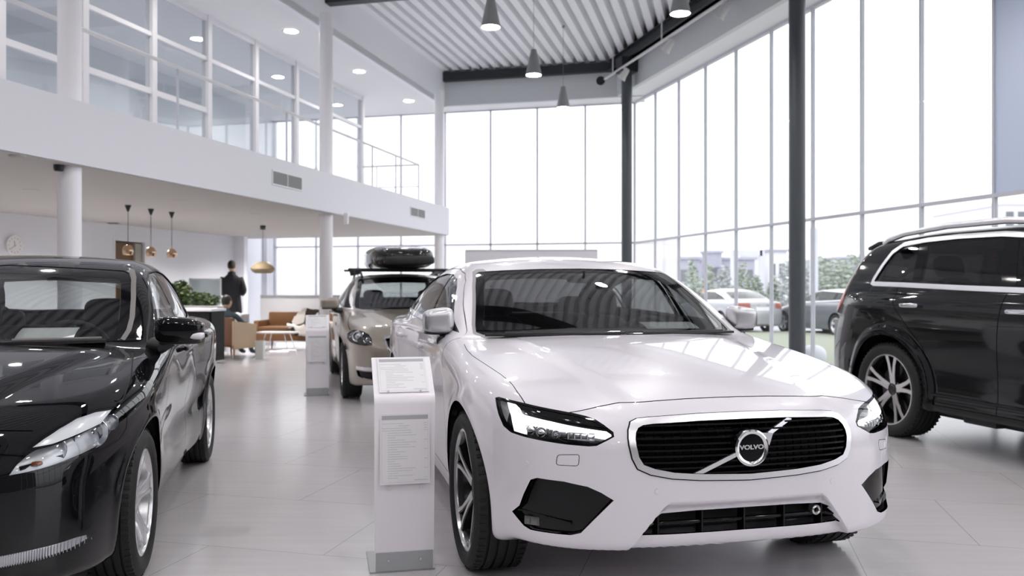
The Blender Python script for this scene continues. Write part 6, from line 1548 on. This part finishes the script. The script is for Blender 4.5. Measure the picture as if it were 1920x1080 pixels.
def papers():
    for key, x, y, z, sx, sy, rz, tl, lab in (('s90', -.75, .40, 1.014, .09, .15, -6, .03, 'white price sheet lying on the dashboard of the white saloon'), ('v40', -.56, .33, 1.000, .085, .125, 4, .045, 'white price sheet lying on the dashboard of the black hatchback')):
        X, Y, th = POSE[key]; c, s = math.cos(R(th)), math.sin(R(th))
        m = MB(); n = 6
        V = [((i/n-.5)*2*sx, (j/n-.5)*2*sy, .006*math.sin(i/n*3)+tl*(1-i/n)) for i in range(n+1) for j in range(n+1)]
        m.add(V, [(i*(n+1)+j, i*(n+1)+j+1, (i+1)*(n+1)+j+1, (i+1)*(n+1)+j) for i in range(n) for j in range(n)])
        o = m.build('paper_sheet', M['paper'], None, 60); o.location = (X+x*c-y*s, Y+x*s+y*c, z); o.rotation_euler = (0, 0, R(th+rz)); q = o.modifiers.new('t', 'SOLIDIFY'); q.thickness = .002; tag(o, lab, 'paper')
def outdoors():
    mat('asphalt', (.44, .44, .45), .8); mat('lawn', (.30, .325, .255), .9, bump=(30, .4)); mat('hedge', (.44, .49, .42), .8); mat('hedge_grey', (.48, .50, .50), .8)
    mat('hall_lilac', (.42, .42, .50), .7); mat('hall_white', (.75, .75, .78), .7); mat('bark', (.15, .11, .08), .8); mat('totem', (.62, .64, .70), .5); mat('silver_out', (.46, .46, .49), .35, metal=.3, coat=.6); mat('grey_out', (.16, .17, .19), .3, coat=.8)
    gz = -.17
    m = MB(); m.box(-150, 200, -60, 320, gz-.4, gz-.06); struct(m, 'floor_outside', M['asphalt'])
    m = MB(); m.prism([(FC(-6, -.3).x, FC(-6, -.3).y), (FC(26, -.3).x, FC(26, -.3).y), (FC(26, -11).x, FC(26, -11).y), (FC(-6, -11).x, FC(-6, -11).y)], gz-.06, gz); o = struct(m, 'floor_lawn', M['lawn'])
    # two parked cars
    for key, name, pose, P, paint, lab in (('a', 'sedan_car', (7.03, 31.07, 105.), s90_params(), 'silver_out', 'pale silver saloon parked outside, seen from behind left of the tall column'), ('b', 'estate_car', (9.85, 28.3, 105.), v60_params(), 'grey_out', 'grey estate car parked outside between the tall column and the dark sport utility car')):
        P.pop('frontmod', None)
        if key == 'a':
            dlo = [(-.664, .985), (-.854, 1.094), (-1.219, 1.284), (-1.545, 1.362), (-2.15, 1.354), (-2.72, 1.225), (-3.06, 1.078), (-2.24, 1.046), (-1.52, 1.026)]; pl = [(-1.5, -1.66, .07), (-2.45, -2.58, .04)]; ax = (0, -2.941)
            bw = [(-.03, 1.12), (.5, 1.115), (.62, 1.12), (.63, 1.14), (.56, 1.30), (.53, 1.33), (-.03, 1.35)]; tl = [(.45, .98), (.45, .80), (.62, .80), (.80, .78), (.86, .88), (.84, .98)]; xr = -3.55
        else:
            dlo = [(-.66, .985), (-1.05, 1.20), (-1.45, 1.36), (-1.8, 1.395), (-2.8, 1.345), (-3.1, 1.26), (-3.25, 1.15), (-3.2, 1.11), (-2.6, 1.07), (-1.0, 1.005)]; pl = [(-1.52, -1.66, .09), (-2.5, -2.6, .08)]; ax = (0, -2.776)
            bw = [(-.03, 1.10), (.45, 1.10), (.60, 1.11), (.61, 1.15), (.54, 1.32), (.50, 1.35), (-.03, 1.36)]; tl = [(.60, 1.15), (.58, .80), (.80, .78), (.84, .95), (.74, 1.15)]; xr = -3.2
        sp = dict(P=P, pose=pose, z=gz-.055, name=name, label=lab, paint=paint, res=(90, 80, 22), xr=xr, zc=.57, axles=ax, ra=.385, wz=.335, rt=.335, rr=.235, tw=.225, wheel='silver', wid=.92,
            ws=[(-.03, .995), (.6, .99), (.70, .995), (.72, 1.03), (.64, 1.25), (.60, 1.33), (.3, 1.352), (-.03, 1.358)], bw=bw, dlo=dlo, pillars=pl, sglass=['side_glass']*3, dash=(-.5, .985), cab=-3.0, frame=.022, frame_mat='satin_chrome', rglass='side_glass',
            extra=[('tail', tl, 'x', lambda x, y, z: x < -3.2, ('body',)), ('plate', [(-.03, .74), (.26, .74), (.26, .86), (-.03, .86)], 'x', lambda x, y, z: x < -3.2, ('body',))],
            parts=[('tail_lamp', ('tail',), 'lamp_red_pale', .003, .02, True), ('number_plate', ('plate',), 'plate_white', .004, .01, False)])
        root, f, S = build_car(sp)
        for sd in (1, -1): mirror(root, sd, (-.72, .98, 1.06), (.085, .09, .07), (-.70, .88, .95), M[paint])
    rnd = random.Random(11)
    # row of shrubs beyond the car park
    for i, (px, d, w, h) in enumerate(((1298, 44, .78, 2.9), (1330, 46, .80, 2.75), (1358, 44, .74, 2.65), (1392, 46.2, .82, 2.8), (1418, 44, .7, 2.1), (1452, 46, .78, 2.1), (1494, 42, .95, 3.1), (1535, 44.2, .95, 3.1), (1570, 42, .9, 2.9), (1604, 44.5, .98, 3.3), (1645, 42, .98, 2.9))):
        x = PX(px, d); nm = ['first conical green shrub from the left, beyond the parked silver saloon', 'second conical green shrub from the left, beyond the parked silver saloon', 'third, greyer shrub in the row beyond the parked silver saloon', 'fourth shrub in the row, right of the greyer one', 'low shrub just left of the tall column', 'low shrub hidden mostly behind the tall column', 'grey-green round shrub just right of the tall column', 'round green shrub above the roof of the parked grey estate car', 'round green shrub next to the rear of the parked grey estate car', 'tall green shrub seen beside the dark sport utility car roof', 'green shrub hidden behind the dark sport utility car'][i]
        r = empty('shrub', (x, d, gz-.06), 0, nm, 'shrub', 'shrubs along the car park')
        m = MB(); foliage(m, (0, 0, h*.52), (w, w, h*.5), 900, .14, rnd, (lambda p: math.hypot(p.x, p.y) < .62-.42*p.z) if i < 6 else None); o = m.build('foliage', M['hedge_grey' if i in (2, 6) else 'hedge'], r, 0, fix=False); o['kind'] = 'stuff'
        m = MB(); m.tube([(0, 0, 0), (.02, 0, h*.5)], [.08, .04], 8); m.build('trunk', M['bark'], r, 40)
    def hall(px0, px1, pyt, d, mt, lab, wins=3, dep=14):
        x0, x1 = PX(px0, d), PX(px1, d); z1 = 1.24+(540-pyt)*d/1587; r = empty('hall_building', ((x0+x1)/2, d, gz-.06), 0, lab, 'building'); w = (x1-x0)/2; h = z1-gz
        m = MB(); m.box(-w, w, 0, dep, 0, h-.2); m.build('wall', M[mt], r, 0)
        m = MB(); m.box(-w-.3, w+.3, -.3, dep+.3, h-.2, h+.1); m.build('roof', M['hall_lilac'], r, 0)
        for k in range(wins):
            c = -w+2*w*(k+.5)/wins; m = MB(); m.box(c-w/wins*.6, c+w/wins*.6, -.05, .05, h*.45, h*.72); m.build('window', M['grey_out'], r, 0)
        m = MB(); m.box(-w*.25, w*.05, -.06, .02, 0, h*.36); m.build('door', M['totem'], r, 0)
    hall(1272, 1312, 482, 95, 'hall_lilac', 'lilac grey hall far outside at the left end of the shrubs', 2); hall(1330, 1415, 483, 105, 'hall_lilac', 'wide lilac grey hall far outside above the parked silver saloon', 5)
    hall(1440, 1475, 468, 115, 'hall_white', 'white hall far outside directly behind the tall column', 2); hall(1570, 1660, 482, 120, 'hall_lilac', 'low lilac hall far outside behind the dark sport utility car', 4)
    d = 104; x = PX(1338, d); m = MB(); m.box(x-1, x+1, d, d+2, 3.8, 1.24+70*d/1587); m.box(x-1.2, x+1.2, d-.2, d+2.2, 1.24+70*d/1587-.3, 1.24+70*d/1587); tag(m.build('roof_unit', M['hall_lilac'], None, 0), 'square grey plant unit on the roof of the wide lilac hall', 'roof unit')
    d = 80; x0, x1 = PX(1375, d), PX(1428, d); zt = 1.24+72*d/1587; r = empty('gantry', ((x0+x1)/2, d, gz-.06), 0, 'tall pale portal frame outside in front of the wide lilac hall', 'gantry'); w = (x1-x0)/2
    for x in (-w, w): m = MB(); m.box(x-.22, x+.22, -.25, .25, 0, zt-gz); m.build('post', M['totem'], r, 0)
    m = MB(); m.box(-w, w, -.25, .25, zt-gz-.55, zt-gz); m.build('beam', M['totem'], r, 0)
    d = 38; r = empty('sign_totem', (PX(1526, d), d, gz-.06), 0, 'slim pale grey sign totem outside right of the tall column', 'sign'); zt = 1.24+115*d/1587-gz
    m = MB(); m.box(-.16, .16, -.12, .12, .2, zt); m.build('panel', M['totem'], r, 0, bevel=.02); m = MB(); m.box(-.3, .3, -.3, .3, 0, .2); m.build('base', M['asphalt'], r, 0, bevel=.02)
    d = 60; x0, x1 = PX(1880, d), PX(2010, d); zt = 1.24+150*d/1587; r = empty('office_building', ((x0+x1)/2, d, gz-.06), 0, 'white office block outside at the right edge with grey windows', 'building'); w = (x1-x0)/2; h = zt-gz
    m = MB(); m.box(-w, w, 0, 10, 0, h+.3); m.build('wall', M['hall_white'], r, 0)
    for i in range(5):
        for k in range(2): m = MB(); c = -w+.5+i*.85; m.box(c-.26, c+.26, -.05, .05, h-1.4-k*2.6, h-.2-k*2.6); m.build('window', M['grey_out'], r, 0)
    m = MB(); m.box(-w-.1, w+.1, -.1, 10.1, h+.3, h+.5); m.build('roof', M['hall_white'], r, 0)
    # stone by the glass, orange marker among the shrubs
    d = 14.3; m = MB(); m.sell((PX(1525, d), d, .08), (.21, .2, .20), .9, .9, 14, 20, None, lambda p: (p.x*(1+.05*math.sin(8*p.z)), p.y, p.z)); tag(m.build('boulder', M['totem'], None, 60), 'round pale grey stone on the lawn outside the glass', 'stone')
    d = 40; x = PX(1322, d); r = empty('marker_sign', (x, d, gz-.06), 0, 'small round orange marker on a post among the green shrubs', 'sign')
    m = MB(); m.tube([(0, 0, 0), (0, 0, 1.2)], .03, 8); m.build('pole', M['alloy'], r, 40)
    mat('orange', (.75, .36, .12), .5); m = MB(); m.lathe([(0, -.03), (.12, -.03), (.13, 0), (.12, .03), (0, .03)], 24, Matrix.Translation((0, 0, 1.32)) @ Matrix.Rotation(R(90), 4, 'X')); m.build('disc', M['orange'], r, 40)
# ------------------------------------------------------------------ build
setting(); lights()
sedan_white(); black_hatch(); bronze_estate(); dark_suv()
price_stand(-.470, 3.70, R(12.7), 'white price stand with printed sheets, nearest, beside the white saloon wheel')
price_stand(PX(595, 9.74), 9.74, R(12.7), 'white price stand farther back, beside the bronze estate car')
lounge(); papers(); outdoors()
# ---- daylight and camera
w = bpy.data.worlds.new('overcast'); SC.world = w; w.use_nodes = True; nt = w.node_tree; bg = nt.nodes['Background']
tc = nt.nodes.new('ShaderNodeTexCoord'); sx = nt.nodes.new('ShaderNodeSeparateXYZ'); nt.links.new(tc.outputs['Generated'], sx.inputs[0])
rp = nt.nodes.new('ShaderNodeValToRGB'); rp.color_ramp.elements[0].position = .48; rp.color_ramp.elements[0].color = (.55, .55, .56, 1); rp.color_ramp.elements[1].position = .62; rp.color_ramp.elements[1].color = (.955, .955, 1, 1)
mr = nt.nodes.new('ShaderNodeMapRange'); mr.inputs['From Min'].default_value = -1; nt.links.new(sx.outputs['Z'], mr.inputs['Value']); nt.links.new(mr.outputs[0], rp.inputs[0]); nt.links.new(rp.outputs[0], bg.inputs['Color'])
bg.inputs['Strength'].default_value = SKY
cam = bpy.data.cameras.new('camera'); co = bpy.data.objects.new('camera', cam); COL.objects.link(co)
co.location = (0, 0, CAM_H); co.rotation_euler = (PI/2, 0, 0); cam.sensor_width = 36; cam.lens = 1587/1920*36; cam.clip_end = 1000
cam.dof.use_dof = True; cam.dof.focus_distance = 3.3; cam.dof.aperture_fstop = 3.4
SC.camera = co
SC.view_settings.view_transform = 'Standard'; SC.view_settings.look = 'None'; SC.view_settings.gamma = 1; SC.view_settings.use_curve_mapping = False
SC.view_settings.exposure = EXPO
SC.cycles.use_denoising = True; SC.cycles.max_bounces = 14; SC.cycles.diffuse_bounces = 6; SC.cycles.transparent_max_bounces = 24
